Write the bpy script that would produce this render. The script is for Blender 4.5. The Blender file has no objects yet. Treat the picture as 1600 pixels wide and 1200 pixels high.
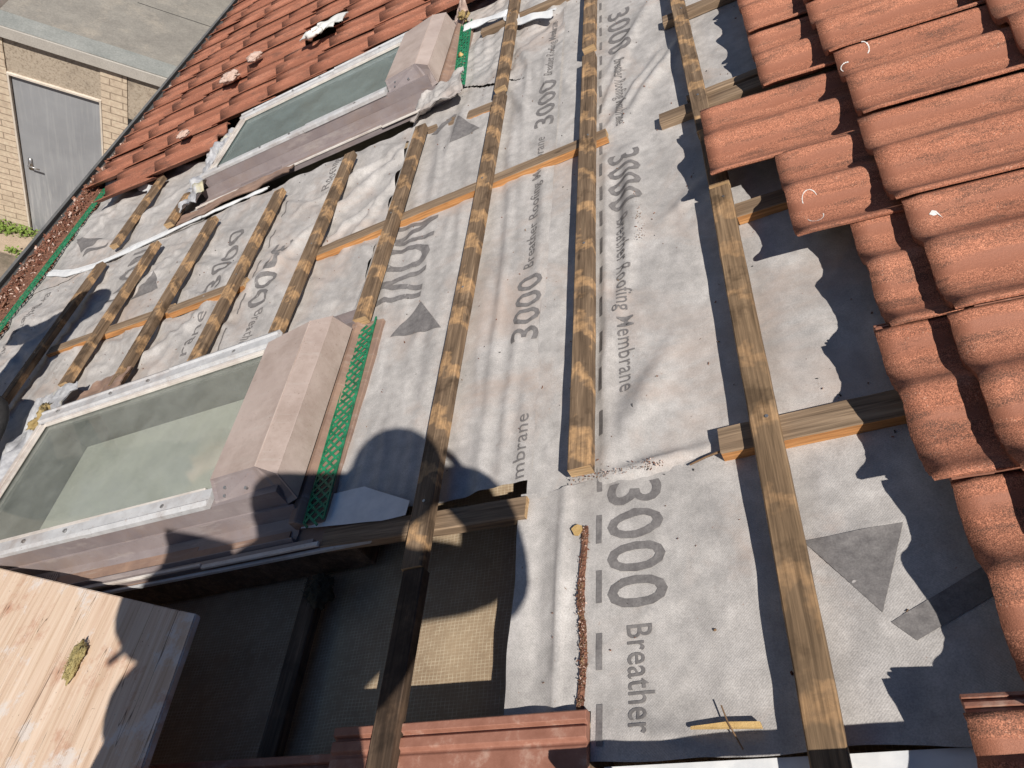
import bpy, bmesh, math, random
from math import radians, sin, cos, pi
from mathutils import Vector, Matrix, noise
SC = bpy.context.scene
COL = SC.collection
# ------------------------------------------------------------------ camera, sky, sun, exposure
CAM_H = 6.82                       # camera height above the yard
PITCH = 0.810353                   # roof pitch (46.4 deg)
DIST = 1.06                        # camera's distance from the roof plane
CR = Matrix(((0.93345141, 0.07862161, 0.34998159), (0.29064696, -0.73758439, -0.60950275), (0.21022087, 0.67066229, -0.71135032)))
cam = bpy.data.cameras.new('camera'); camo = bpy.data.objects.new('camera', cam); COL.objects.link(camo)
camo.matrix_world = Matrix((( CR[0][0], -CR[1][0], -CR[2][0], 0), (CR[0][1], -CR[1][1], -CR[2][1], 0),
                            ( CR[0][2], -CR[1][2], -CR[2][2], CAM_H), (0, 0, 0, 1)))
cam.sensor_width = 36; cam.lens = 1167.19 / 1600 * 36; cam.clip_start = 0.02; cam.clip_end = 500
SC.camera = camo
SUN = Vector((0.099, 0.559, -0.823)).normalized()      # travel direction of the light
w = bpy.data.worlds.new('World'); SC.world = w; w.use_nodes = True
nt = w.node_tree; bg = nt.nodes['Background']
sky = nt.nodes.new('ShaderNodeTexSky'); sky.sky_type = 'NISHITA'; sky.sun_disc = False
sky.sun_elevation = math.asin(-SUN.z); sky.sun_rotation = math.atan2(-SUN.x, -SUN.y)
sky.air_density = 0.65; sky.dust_density = 0.0; sky.ozone_density = 5.0
nt.links.new(sky.outputs[0], bg.inputs[0]); bg.inputs[1].default_value = 0.05
sl = bpy.data.lights.new('sun', 'SUN'); sl.energy = 5.0; sl.angle = radians(0.5); sl.color = (1.0, 0.95, 0.87)
so = bpy.data.objects.new('sun', sl); COL.objects.link(so); so.rotation_euler = SUN.to_track_quat('-Z', 'Y').to_euler()
so.location = (0, -3, 12)
SC.view_settings.view_transform = 'Standard'; SC.view_settings.look = 'None'
SC.view_settings.exposure = 0.2; SC.view_settings.gamma = 1.0; SC.view_settings.use_curve_mapping = False
SC.render.engine = 'CYCLES'

# ------------------------------------------------------------------ frames
UV = Vector((cos(PITCH), 0, sin(PITCH))); VV = Vector((0, 1, 0)); NV = Vector((-sin(PITCH), 0, cos(PITCH)))
def RP(u, v, n=0.0):
    return UV * u + VV * v + NV * (n - DIST) + Vector((0, 0, CAM_H))
RROT = Matrix((UV, VV, NV)).transposed()
def roof_matrix(u, v, n=0.0, tilt=0.0, yaw=0.0):
    m = RROT @ Matrix.Rotation(yaw, 3, 'Z') @ Matrix.Rotation(tilt, 3, 'Y')
    return Matrix.Translation(RP(u, v, n)) @ m.to_4x4()

# ------------------------------------------------------------------ materials
def mat(name):
    m = bpy.data.materials.new(name); m.use_nodes = True
    return m
class NB:
    """small node builder"""
    def __init__(s, name, coord='Object', rnd=True):
        s.m = mat(name); s.t = s.m.node_tree; s.b = s.t.nodes['Principled BSDF']
        tc = s.t.nodes.new('ShaderNodeTexCoord'); s.co = tc.outputs[coord]
        s.raw = s.co
        if rnd:
            oi = s.t.nodes.new('ShaderNodeObjectInfo')
            mu = s.vm('MULTIPLY', None, (37.0, 53.0, 29.0)); s.t.links.new(oi.outputs['Random'], mu.inputs[0])
            s.rnd = oi.outputs['Random']
            ad = s.vm('ADD', s.co, None); s.t.links.new(mu.outputs[0], ad.inputs[1]); s.co = ad.outputs[0]
    def n(s, t): return s.t.nodes.new(t)
    def l(s, a, b): s.t.links.new(a, b)
    def vm(s, op, a, b):
        x = s.n('ShaderNodeVectorMath'); x.operation = op
        for i, q in enumerate((a, b)):
            if q is None: continue
            if hasattr(q, 'links'): s.l(q, x.inputs[i])
            else: x.inputs[i].default_value = q
        return x
    def ma(s, op, a, b=0.0, clamp=False):
        x = s.n('ShaderNodeMath'); x.operation = op; x.use_clamp = clamp
        for i, q in enumerate((a, b)):
            if hasattr(q, 'links'): s.l(q, x.inputs[i])
            else: x.inputs[i].default_value = q
        return x.outputs[0]
    def noise(s, scale, detail=4, rough=0.55, stretch=None, co=None, out=0, dist=0.0):
        co = co or s.co
        if stretch: co = s.vm('MULTIPLY', co, stretch).outputs[0]
        x = s.n('ShaderNodeTexNoise'); x.inputs['Scale'].default_value = scale; x.inputs['Detail'].default_value = detail
        x.inputs['Roughness'].default_value = rough; x.inputs['Distortion'].default_value = dist
        s.l(co, x.inputs['Vector']); return x.outputs[out]
    def vor(s, scale, feat='F1', stretch=None, out='Distance', co=None):
        co = co or s.co
        if stretch: co = s.vm('MULTIPLY', co, stretch).outputs[0]
        x = s.n('ShaderNodeTexVoronoi'); x.feature = feat; x.inputs['Scale'].default_value = scale
        s.l(co, x.inputs['Vector']); return x.outputs[out]
    def ramp(s, f, stops):
        x = s.n('ShaderNodeValToRGB'); e = x.color_ramp.elements
        while len(e) > 1: e.remove(e[-1])
        e[0].position = stops[0][0]; c = stops[0][1]; e[0].color = (*c, 1) if hasattr(c, '__len__') else (c, c, c, 1)
        for p, c in stops[1:]:
            q = e.new(p); q.color = (*c, 1) if hasattr(c, '__len__') else (c, c, c, 1)
        s.l(f, x.inputs[0]); return x.outputs[0]
    def mix(s, f, a, b, mode='MIX'):
        x = s.n('ShaderNodeMix'); x.data_type = 'RGBA'; x.blend_type = mode
        for k, q in ((0, f), (6, a), (7, b)):
            if hasattr(q, 'links'): s.l(q, x.inputs[k])
            else: x.inputs[k].default_value = q if k == 0 else (*q, 1)
        return x.outputs[2]
    def sep(s, co=None):
        x = s.n('ShaderNodeSeparateXYZ'); s.l(co or s.raw, x.inputs[0]); return x.outputs
    def bump(s, h, strength=0.3, dist=0.002, prev=None):
        x = s.n('ShaderNodeBump'); x.inputs['Strength'].default_value = strength; x.inputs['Distance'].default_value = dist
        s.l(h, x.inputs['Height'])
        if prev is not None: s.l(prev, x.inputs['Normal'])
        return x.outputs[0]
    def out(s, col=None, rough=None, nrm=None, metal=None, spec=None):
        if col is not None:
            if hasattr(col, 'links'): s.l(col, s.b.inputs['Base Color'])
            else: s.b.inputs['Base Color'].default_value = (*col, 1)
        if rough is not None:
            if hasattr(rough, 'links'): s.l(rough, s.b.inputs['Roughness'])
            else: s.b.inputs['Roughness'].default_value = rough
        if nrm is not None: s.l(nrm, s.b.inputs['Normal'])
        if metal is not None: s.b.inputs['Metallic'].default_value = metal
        if spec is not None: s.b.inputs['Specular IOR Level'].default_value = spec
        return s.m
M = {}
def build_materials():
    # woven grey breather membrane with soil stains
    b = NB('membrane')
    n1 = b.noise(5, 5, 0.6); n2 = b.noise(38, 4, 0.6); n3 = b.noise(420, 2, 0.6)
    c = b.ramp(n1, [(0.3, (0.36, 0.338, 0.325)), (0.7, (0.485, 0.458, 0.44))])
    c = b.mix(0.30, c, b.ramp(n2, [(0.3, 0.28), (0.7, 0.72)]), 'OVERLAY')
    c = b.mix(0.22, c, b.ramp(n3, [(0.35, 0.2), (0.65, 0.8)]), 'OVERLAY')
    c = b.mix(0.30, c, b.ramp(b.noise(11, 3, 0.6, stretch=(1.6, 0.7, 1)), [(0.3, 0.3), (0.7, 0.7)]), 'OVERLAY')
    st = b.ramp(b.noise(2.6, 6, 0.68, dist=0.6), [(0.52, 0.0), (0.70, 0.6)])
    c = b.mix(st, c, (0.44, 0.33, 0.27))
    sp = b.ramp(b.noise(75, 3, 0.7), [(0.70, 0.0), (0.76, 0.8)])
    c = b.mix(sp, c, (0.27, 0.16, 0.11))
    dk = b.ramp(b.noise(13, 5, 0.7, stretch=(1.0, 0.5, 1)), [(0.58, 0.0), (0.75, 0.35)])
    c = b.mix(dk, c, (0.24, 0.225, 0.23))
    xyz = b.sep()
    wv = b.ma('ADD', b.ma('SINE', b.ma('MULTIPLY', b.ma('ADD', xyz[0], xyz[1]), 1500.0)), b.ma('SINE', b.ma('MULTIPLY', b.ma('SUBTRACT', xyz[0], xyz[1]), 1500.0)))
    nb = b.bump(wv, 0.12, 0.0006); nb = b.bump(n2, 0.12, 0.003, nb); nb = b.bump(n3, 0.35, 0.0006, nb)
    M['membrane'] = b.out(c, 0.62, nb, spec=0.35)
    b = NB('membrane_reverse')
    n2 = b.noise(30, 4)
    c = b.ramp(n2, [(0.3, (0.62, 0.63, 0.65)), (0.7, (0.78, 0.78, 0.78))])
    M['white'] = b.out(c, 0.55, b.bump(n2, 0.3, 0.003))
    b = NB('printed_ink')
    n2 = b.noise(60, 4, 0.7); n3 = b.noise(400, 2)
    c = b.ramp(n2, [(0.3, (0.125, 0.115, 0.115)), (0.72, (0.225, 0.21, 0.205))])
    c = b.mix(0.3, c, b.ramp(n3, [(0.3, 0.25), (0.7, 0.75)]), 'OVERLAY')
    M['ink'] = b.out(c, 0.75)
    # weathered batten: dark dirty face, paler protected patches every half tile (local y = along the batten)
    def wood(name, dark, mid, light, patch, patchy=True, along='y', gs=1.0, pf=.62):
        b = NB(name)
        st = {'y': (60, 3.0, 60), 'x': (3.0, 60, 60)}[along]
        g = b.noise(1.0 * gs, 5, 0.65, stretch=st, dist=0.4)
        g2 = b.noise(1.0, 3, 0.6, stretch={'y': (260, 9, 260), 'x': (9, 260, 260)}[along])
        c = b.ramp(g, [(0.3, dark), (0.52, mid), (0.72, light)])
        if patchy:
            xyz = b.sep(); n = b.noise(16, 3, 0.6)
            ph = b.ma('ADD', b.ma('MULTIPLY', xyz[1], 2 * pi / 0.15), b.ma('MULTIPLY', n, 9.0))
            ph = b.ma('ADD', ph, b.ma('MULTIPLY', b.ma('ABSOLUTE', b.ma('SUBTRACT', xyz[0], -0.01)), 45.0))
            s_ = b.ma('SINE', ph)
            f = b.ma('MULTIPLY', b.ramp(s_, [(0.35, 0.0), (1.0, pf)]), b.ramp(b.noise(60, 5, 0.75), [(0.35, 0.35), (0.6, 1.0)]))
            c = b.mix(f, c, b.ramp(g, [(0.3, patch), (0.7, tuple(min(1, x * 1.35) for x in patch))]))
            dd = b.ramp(b.noise(11, 4, 0.7), [(0.52, 0.0), (0.66, 0.7)])
            c = b.mix(dd, c, tuple(x * 0.6 for x in dark))
        c = b.mix(0.4, c, b.ramp(g2, [(0.3, 0.1), (0.7, 0.9)]), 'OVERLAY')
        kn = b.ramp(b.vor(5.0, stretch={'y': (3.0, 1, 3.0), 'x': (1, 3.0, 3.0)}[along]), [(0.03, 0.8), (0.085, 0.0)])
        c = b.mix(kn, c, tuple(x * 0.55 for x in dark))
        nb = b.bump(g, 0.5, 0.0025); nb = b.bump(g2, 0.5, 0.0012, nb)
        return b.out(c, 0.75, nb, spec=0.25)
    M['batten'] = wood('weathered_batten', (0.085, 0.056, 0.036), (0.175, 0.118, 0.075), (0.28, 0.195, 0.125), (0.43, 0.26, 0.13), pf=.85)
    M['batten_pale'] = wood('greyed_batten', (0.115, 0.075, 0.044), (0.20, 0.132, 0.078), (0.29, 0.195, 0.115), (0.42, 0.25, 0.125), pf=.5)
    M['shade_timber'] = wood('shade_darkened_timber', (0.04, 0.026, 0.018), (0.085, 0.056, 0.038), (0.14, 0.095, 0.065), (0.2, 0.12, 0.07), pf=.2)  # hole timbers: old wood, with the shade there darkened into its colour
    M['counter'] = wood('grey_batten', (0.12, 0.08, 0.052), (0.23, 0.16, 0.105), (0.34, 0.245, 0.165), (0.4, 0.24, 0.12), False, 'x')
    M['sawn'] = wood('clean_sawn_side', (0.30, 0.13, 0.045), (0.44, 0.21, 0.08), (0.52, 0.28, 0.12), (0.4, 0.24, 0.12), False, 'x')
    M['endgrain'] = wood('end_grain', (0.28, 0.17, 0.09), (0.42, 0.28, 0.15), (0.5, 0.34, 0.2), (0.4, 0.24, 0.12), False, 'x', 2)
    M['board'] = wood('scaffold_board_wood', (0.34, 0.215, 0.13), (0.52, 0.37, 0.25), (0.62, 0.47, 0.34), (0.4, 0.24, 0.12), False, 'y', 0.5)
    b = NB('board_top')
    g = b.noise(1.0, 5, 0.6, stretch=(55, 2.2, 55), dist=0.5); g2 = b.noise(1, 3, 0.6, stretch=(300, 7, 300))
    c = b.ramp(g, [(0.28, (0.50, 0.34, 0.235)), (0.45, (0.65, 0.48, 0.355)), (0.7, (0.76, 0.60, 0.475))])
    c = b.mix(0.2, c, b.ramp(g2, [(0.3, 0.25), (0.7, 0.75)]), 'OVERLAY')
    c = b.mix(b.ramp(b.noise(7, 6, 0.75), [(0.53, 0), (0.60, 0.75)]), c, (0.70, 0.64, 0.60))
    c = b.mix(b.ramp(b.noise(9, 6, 0.72), [(0.55, 0), (0.68, 0.7)]), c, (0.46, 0.22, 0.14))
    c = b.mix(b.ramp(b.noise(120, 3, 0.7), [(0.68, 0), (0.73, 0.8)]), c, (0.12, 0.07, 0.045))
    xyz = b.sep()
    cr = b.ramp(b.noise(1, 2, 0.5, stretch=(26, 0.8, 1), dist=0.3), [(0.497, 0.0), (0.5, 0.9), (0.503, 0.0)])
    c = b.mix(cr, c, (0.10, 0.06, 0.04))
    nb = b.bump(g, 0.3, 0.002); nb = b.bump(g2, 0.4, 0.0008, nb)
    M['board'] = b.out(c, 0.8, nb, spec=0.2)
    # concrete tile, granular red with smooth troughs; local y runs across the rolls
    def tile(name, base, lo, hi, trough, moss=0.92):
        b = NB(name)
        gr = b.noise(620, 2, 0.7); g2 = b.noise(230, 3, 0.7); big = b.noise(6, 4, 0.6, stretch=(0.5, 2.0, 1)); med = b.noise(20, 5, 0.65, stretch=(0.45, 2.2, 1))
        c = b.ramp(big, [(0.25, lo), (0.5, base), (0.75, hi)])
        xyz = b.sep()
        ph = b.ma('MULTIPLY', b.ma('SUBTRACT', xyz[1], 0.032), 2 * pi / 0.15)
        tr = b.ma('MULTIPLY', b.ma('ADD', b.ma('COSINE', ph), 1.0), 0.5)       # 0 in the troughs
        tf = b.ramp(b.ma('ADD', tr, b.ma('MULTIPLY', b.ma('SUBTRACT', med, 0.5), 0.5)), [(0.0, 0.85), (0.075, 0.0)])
        c2 = b.mix(0.75, c, b.ramp(gr, [(0.30, 0.05), (0.5, 0.45), (0.68, 0.95)]), 'OVERLAY')
        c2 = b.mix(0.35, c2, b.ramp(g2, [(0.35, 0.2), (0.65, 0.8)]), 'OVERLAY')
        pale = b.ramp(b.vor(190, out='Distance'), [(0.12, 0.85), (0.26, 0.0)])
        pale = b.ma('MULTIPLY', pale, b.ramp(b.noise(45, 3), [(0.5, 0.0), (0.7, 1.0)]))
        c2 = b.mix(pale, c2, (0.62, 0.40, 0.30))
        ms = b.ramp(med, [(0.50, 0.0), (0.64, moss)])
        ms = b.ma('MULTIPLY', ms, b.ramp(gr, [(0.3, 1.0), (0.62, 0.35)]))
        c2 = b.mix(ms, c2, (0.085, 0.05, 0.038))
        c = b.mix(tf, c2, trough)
        nb = b.bump(gr, 0.5, 0.0010); nb = b.bump(g2, 0.3, 0.001, nb)
        rm = b.mix(tf, (0.85,) * 3, (0.55,) * 3)
        return b.out(c, rm, nb, spec=0.3)
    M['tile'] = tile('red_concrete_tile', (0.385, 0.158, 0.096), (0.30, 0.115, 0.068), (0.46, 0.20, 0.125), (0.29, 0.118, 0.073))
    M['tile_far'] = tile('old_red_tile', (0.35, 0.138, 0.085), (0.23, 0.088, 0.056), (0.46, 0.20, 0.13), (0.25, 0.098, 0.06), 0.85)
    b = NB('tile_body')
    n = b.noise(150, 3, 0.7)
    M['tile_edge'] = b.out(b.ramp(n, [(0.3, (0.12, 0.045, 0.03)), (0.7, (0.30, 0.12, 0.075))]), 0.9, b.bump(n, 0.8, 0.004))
    b = NB('tile_smooth')
    n = b.noise(25, 5, 0.7); g = b.noise(500, 2)
    c = b.ramp(n, [(0.3, (0.24, 0.10, 0.065)), (0.55, (0.32, 0.145, 0.10)), (0.72, (0.46, 0.29, 0.225))])
    M['tile_smooth'] = b.out(c, 0.6, b.bump(g, 0.3, 0.001))
    # window metals
    def metal(name, c1, c2, rough, sc=9, metalness=0.0):
        b = NB(name); n = b.noise(sc, 6, 0.65); f = b.noise(260, 2)
        c = b.ramp(n, [(0.3, c1), (0.7, c2)])
        c = b.mix(b.ramp(b.noise(70, 3, 0.7), [(0.66, 0), (0.74, 0.5)]), c, (0.33, 0.22, 0.17))
        c = b.mix(b.ramp(b.noise(4.0, 6, 0.75), [(0.48, 0), (0.68, 0.55)]), c, (0.25, 0.18, 0.145))
        c = b.mix(b.ramp(b.noise(1.0, 5, 0.7, stretch=(6, 60, 20)), [(0.55, 0), (0.7, 0.3)]), c, (0.50, 0.45, 0.41))
        c = b.mix(b.ramp(b.noise(160, 3, 0.75), [(0.63, 0), (0.69, 0.6)]), c, (0.16, 0.11, 0.085))
        return b.out(c, b.ramp(n, [(0.3, rough - 0.08), (0.7, rough + 0.12)]), b.bump(n, 0.15, 0.003, b.bump(f, 0.08, 0.0005)), metalness)
    M['taupe'] = metal('taupe_cladding', (0.195, 0.16, 0.162), (0.275, 0.235, 0.235), 0.38)
    M['hood'] = metal('faded_hood_metal', (0.40, 0.315, 0.28), (0.53, 0.435, 0.39), 0.6, 5)
    M['alu'] = metal('grey_aluminium', (0.42, 0.42, 0.43), (0.56, 0.56, 0.57), 0.42, 30)
    M['pale'] = metal('pale_frame_edge', (0.56, 0.50, 0.46), (0.72, 0.67, 0.62), 0.5, 20)
    M['rusty'] = metal('dirty_flashing', (0.20, 0.13, 0.105), (0.34, 0.22, 0.16), 0.6, 14)
    M['screw'] = metal('screw_metal', (0.35, 0.34, 0.34), (0.5, 0.5, 0.5), 0.35, 14, 0.8)
    b = NB('lead'); n = b.noise(14, 6, 0.75); n2 = b.noise(50, 5, 0.7)
    c = b.ramp(n, [(0.3, (0.22, 0.22, 0.24)), (0.5, (0.42, 0.42, 0.44)), (0.72, (0.62, 0.62, 0.63))])
    c = b.mix(b.ramp(b.noise(6, 4, 0.7), [(0.56, 0), (0.66, 0.7)]), c, (0.52, 0.46, 0.26))
    M['lead'] = b.out(c, 0.5, b.bump(n2, 0.7, 0.006))
    b = NB('foam'); n = b.noise(60, 5, 0.7)
    M['foam'] = b.out(b.ramp(n, [(0.3, (0.24, 0.16, 0.06)), (0.7, (0.46, 0.35, 0.16))]), 0.9, b.bump(n, 1, 0.01))
    m = mat('window_glass'); t = m.node_tree; t.nodes.clear()
    o = t.nodes.new('ShaderNodeOutputMaterial'); mx = t.nodes.new('ShaderNodeMixShader'); tr = t.nodes.new('ShaderNodeBsdfTransparent'); gl = t.nodes.new('ShaderNodeBsdfGlossy')
    tr.inputs[0].default_value = (0.93, 0.945, 0.935, 1); gl.inputs[0].default_value = (0.85, 0.9, 0.9, 1); gl.inputs['Roughness'].default_value = 0.06
    lw = t.nodes.new('ShaderNodeLayerWeight'); lw.inputs[0].default_value = 0.25; fr = t.nodes.new('ShaderNodeMath'); fr.operation = 'MULTIPLY_ADD'; fr.inputs[1].default_value = 0.35; fr.inputs[2].default_value = 0.03; t.links.new(lw.outputs['Facing'], fr.inputs[0])
    df = t.nodes.new('ShaderNodeBsdfDiffuse'); df.inputs[0].default_value = (0.50, 0.52, 0.48, 1)  # pale diffuse layer stands in for reflected haze on the glass
    tcn = t.nodes.new('ShaderNodeTexCoord'); nn = t.nodes.new('ShaderNodeTexNoise'); nn.inputs['Scale'].default_value = 7; nn.inputs['Detail'].default_value = 6; nn.inputs['Roughness'].default_value = 0.7
    rr = t.nodes.new('ShaderNodeValToRGB'); rr.color_ramp.elements[0].position = 0.35; rr.color_ramp.elements[0].color = (0.12, 0.12, 0.12, 1); rr.color_ramp.elements[1].position = 0.8; rr.color_ramp.elements[1].color = (0.34, 0.34, 0.34, 1)
    mx2 = t.nodes.new('ShaderNodeMixShader')
    L = t.links.new
    L(tcn.outputs['Object'], nn.inputs['Vector']); L(nn.outputs[0], rr.inputs[0]); L(rr.outputs[0], mx.inputs[0])
    L(tr.outputs[0], mx.inputs[1]); L(df.outputs[0], mx.inputs[2]); L(fr.outputs[0], mx2.inputs[0]); L(mx.outputs[0], mx2.inputs[1]); L(gl.outputs[0], mx2.inputs[2]); L(mx2.outputs[0], o.inputs[0])
    M['glass'] = m
    b = NB('blind'); n = b.noise(9, 5, 0.7)
    M['blind'] = b.out(b.ramp(n, [(0.3, (0.70, 0.70, 0.60)), (0.7, (0.82, 0.81, 0.73))]), 0.8)
    b = NB('blind_green'); n = b.noise(7, 6, 0.75, stretch=(0.5, 2, 1))
    M['blind2'] = b.out(b.ramp(n, [(0.3, (0.13, 0.21, 0.21)), (0.62, (0.27, 0.36, 0.34)), (0.8, (0.45, 0.46, 0.40))]), 0.8)  # far blind, brightened to suggest sky reflected in its pane
    b = NB('dark_lining'); n = b.noise(20, 4)
    M['lining'] = b.out(b.ramp(n, [(0.3, (0.05, 0.055, 0.05)), (0.7, (0.10, 0.105, 0.09))]), 0.8)
    # sarking with scrim threads
    b = NB('sarking', rnd=False)
    n = b.noise(9, 5, 0.65); n2 = b.noise(60, 3)
    xyz = b.sep(b.vm('ADD', b.raw, b.vm('MULTIPLY', b.noise(6, 2, out=1), (0.012, 0.012, 0)).outputs[0]).outputs[0])
    def line(c_, k, wd):
        f = b.ma('FRACT', b.ma('MULTIPLY', c_, k)); return b.ma('LESS_THAN', f, wd)
    ln = b.ma('MAXIMUM', b.ma('MULTIPLY', line(xyz[1], 150.0, 0.34), 0.45), b.ma('MULTIPLY', line(xyz[0], 120.0, 0.16), 0.8))
    c = b.ramp(n, [(0.3, (0.27, 0.19, 0.12)), (0.7, (0.37, 0.275, 0.18))])
    c = b.mix(b.ma('MULTIPLY', ln, b.ramp(n2, [(0.35, 0.1), (0.65, 0.75)])), c, (0.60, 0.52, 0.38))
    M['sarking'] = b.out(c, 0.85, b.bump(ln, 0.3, 0.001, b.bump(n, 0.3, 0.01)))
    b = NB('green_mesh'); n = b.noise(60, 3)
    M['green'] = b.out(b.ramp(n, [(0.3, (0.006, 0.10, 0.045)), (0.7, (0.02, 0.26, 0.12))]), 0.5)
    b = NB('debris'); n = b.noise(40, 4, 0.8); v = b.vor(90, out='Color')
    c = b.ramp(n, [(0.25, (0.07, 0.03, 0.02)), (0.5, (0.20, 0.085, 0.052)), (0.75, (0.34, 0.18, 0.11))])
    c = b.mix(b.ramp(b.noise(110, 3, 0.7), [(0.62, 0), (0.7, 0.8)]), c, (0.5, 0.36, 0.24))
    M['debris'] = b.out(c, 0.9, b.bump(n, 1, 0.02))
    b = NB('gutter_plastic'); n = b.noise(8, 5, 0.7)
    M['gutter'] = b.out(b.ramp(n, [(0.3, (0.085, 0.085, 0.088)), (0.7, (0.17, 0.168, 0.165))]), 0.5, b.bump(n, 0.2, 0.01))
    # yard
    b = NB('cream_brick', rnd=False)
    br = b.n('ShaderNodeTexBrick'); br.inputs['Scale'].default_value = 1.0; br.inputs['Brick Width'].default_value = 0.225; br.inputs['Row Height'].default_value = 0.075
    br.inputs['Mortar Size'].default_value = 0.006; br.inputs['Color1'].default_value = (0.60, 0.485, 0.365, 1); br.inputs['Color2'].default_value = (0.53, 0.425, 0.32, 1)
    br.inputs['Mortar'].default_value = (0.30, 0.23, 0.17, 1); br.inputs['Mortar Smooth'].default_value = 0.2
    xz = b.n('ShaderNodeCombineXYZ'); s_ = b.sep(); b.l(s_[0], xz.inputs[0]); b.l(s_[2], xz.inputs[1]); b.l(xz.outputs[0], br.inputs['Vector'])
    n = b.noise(25, 5, 0.7)
    c = b.mix(0.6, br.outputs[0], b.ramp(n, [(0.3, 0.3), (0.7, 0.7)]), 'OVERLAY')
    c = b.mix(b.ramp(b.noise(2.2, 5, 0.7), [(0.5, 0), (0.75, 0.5)]), c, (0.22, 0.17, 0.12))
    M['brick'] = b.out(c, 0.9, b.bump(br.outputs['Fac'], -0.6, 0.006, b.bump(n, 0.5, 0.004)))
    b = NB('door_paint'); n = b.noise(5, 5, 0.65, stretch=(9, 1, 0.8)); n2 = b.noise(3, 4)
    c = b.ramp(n2, [(0.3, (0.25, 0.255, 0.27)), (0.7, (0.31, 0.315, 0.33))])
    st = b.ma('MULTIPLY', b.ramp(b.noise(1, 3, 0.7, stretch=(28, 28, 1.5)), [(0.50, 0), (0.62, 0.8)]), b.ramp(b.sep()[2], [(0.25, 1), (1.0, 0.25)]))
    c = b.mix(st, c, (0.44, 0.44, 0.44))
    M['door'] = b.out(c, 0.55, b.bump(n, 0.2, 0.004))
    b = NB('rough_panel'); n = b.noise(45, 5, 0.75); n2 = b.noise(3, 5, 0.7)
    c = b.ramp(n, [(0.3, (0.16, 0.12, 0.09)), (0.48, (0.40, 0.33, 0.255)), (0.7, (0.47, 0.40, 0.32))])
    c = b.mix(b.ramp(n2, [(0.5, 0), (0.75, 0.7)]), c, (0.12, 0.095, 0.075))
    M['panel'] = b.out(c, 0.9, b.bump(n, 0.4, 0.004))
    def plain(name, c1, c2, sc, rough=0.85, bd=0.005, extra=None):
        b = NB(name); n = b.noise(sc, 6, 0.7)
        c = b.ramp(n, [(0.3, c1), (0.7, c2)])
        if extra: c = b.mix(b.ramp(b.noise(extra[1], 5, 0.75), [(0.52, 0), (0.68, 0.8)]), c, extra[0])
        f = b.noise(sc * 12, 3, 0.7)
        c = b.mix(0.3, c, b.ramp(f, [(0.3, 0.25), (0.7, 0.75)]), 'OVERLAY')
        return b.out(c, rough, b.bump(f, 0.4, bd))
    M['felt'] = plain('mineral_felt', (0.20, 0.185, 0.165), (0.28, 0.26, 0.23), 5, extra=((0.33, 0.295, 0.25), 3.0))
    M['felt2'] = plain('mineral_felt_edge', (0.21, 0.22, 0.21), (0.29, 0.295, 0.28), 5)
    M['felt3'] = plain('brown_felt', (0.11, 0.09, 0.075), (0.2, 0.165, 0.14), 5)
    M['fascia'] = plain('fascia_metal', (0.38, 0.35, 0.315), (0.45, 0.42, 0.38), 8, 0.6, 0.001)
    M['trim'] = plain('painted_trim', (0.55, 0.48, 0.40), (0.7, 0.62, 0.54), 12, 0.6, 0.001)
    M['concrete'] = plain('yard_concrete', (0.16, 0.125, 0.095), (0.27, 0.22, 0.175), 3, 0.9, 0.006, ((0.10, 0.085, 0.06), 2.0))
    M['slab'] = plain('paving_slab', (0.32, 0.25, 0.18), (0.42, 0.33, 0.25), 6, 0.9, 0.004)
    M['black'] = plain('black_void', (0.012, 0.012, 0.012), (0.03, 0.028, 0.026), 8)
    M['darkseam'] = plain('bitumen_seam', (0.02, 0.02, 0.02), (0.05, 0.048, 0.045), 20)
    M['leaf'] = plain('weed_leaf', (0.10, 0.17, 0.025), (0.22, 0.30, 0.06), 30, 0.6)
    M['trousers'] = plain('black_work_trousers', (0.014, 0.014, 0.016), (0.045, 0.043, 0.045), 22, 0.9, 0.004)
    M['stitch'] = plain('trouser_stitching', (0.10, 0.10, 0.10), (0.2, 0.2, 0.2), 30)
    M['jacket'] = plain('navy_jacket', (0.02, 0.025, 0.05), (0.04, 0.05, 0.08), 20)
    M['skin'] = plain('skin', (0.45, 0.26, 0.18), (0.55, 0.33, 0.24), 20, 0.5, 0.0005)
    M['hair'] = plain('brown_hair', (0.05, 0.03, 0.02), (0.09, 0.05, 0.03), 60)
    M['phone'] = plain('phone_case', (0.02, 0.02, 0.02), (0.03, 0.03, 0.03), 20, 0.3, 0.0002)
    M['boot'] = plain('boot_leather', (0.07, 0.045, 0.03), (0.12, 0.08, 0.05), 20)
    M['splinter'] = plain('fresh_splinter', (0.44, 0.28, 0.10), (0.60, 0.41, 0.18), 60)
    M['twig'] = plain('twig', (0.13, 0.075, 0.04), (0.25, 0.15, 0.08), 60)
    M['fluff'] = plain('mineral_wool', (0.24, 0.19, 0.075), (0.42, 0.35, 0.16), 90, 0.95, 0.006)
    M['darkfluff'] = plain('dirty_insulation', (0.025, 0.022, 0.014), (0.07, 0.06, 0.035), 70, 0.95, 0.01)
    M['chip'] = plain('mortar_fragment', (0.42, 0.28, 0.22), (0.62, 0.48, 0.42), 30)
    M['plasticwhite'] = plain('white_plastic', (0.68, 0.67, 0.64), (0.82, 0.81, 0.78), 20, 0.4, 0.0005)
    M['whitemark'] = plain('lime_mark', (0.6, 0.58, 0.55), (0.8, 0.78, 0.75), 60)
build_materials()

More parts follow.
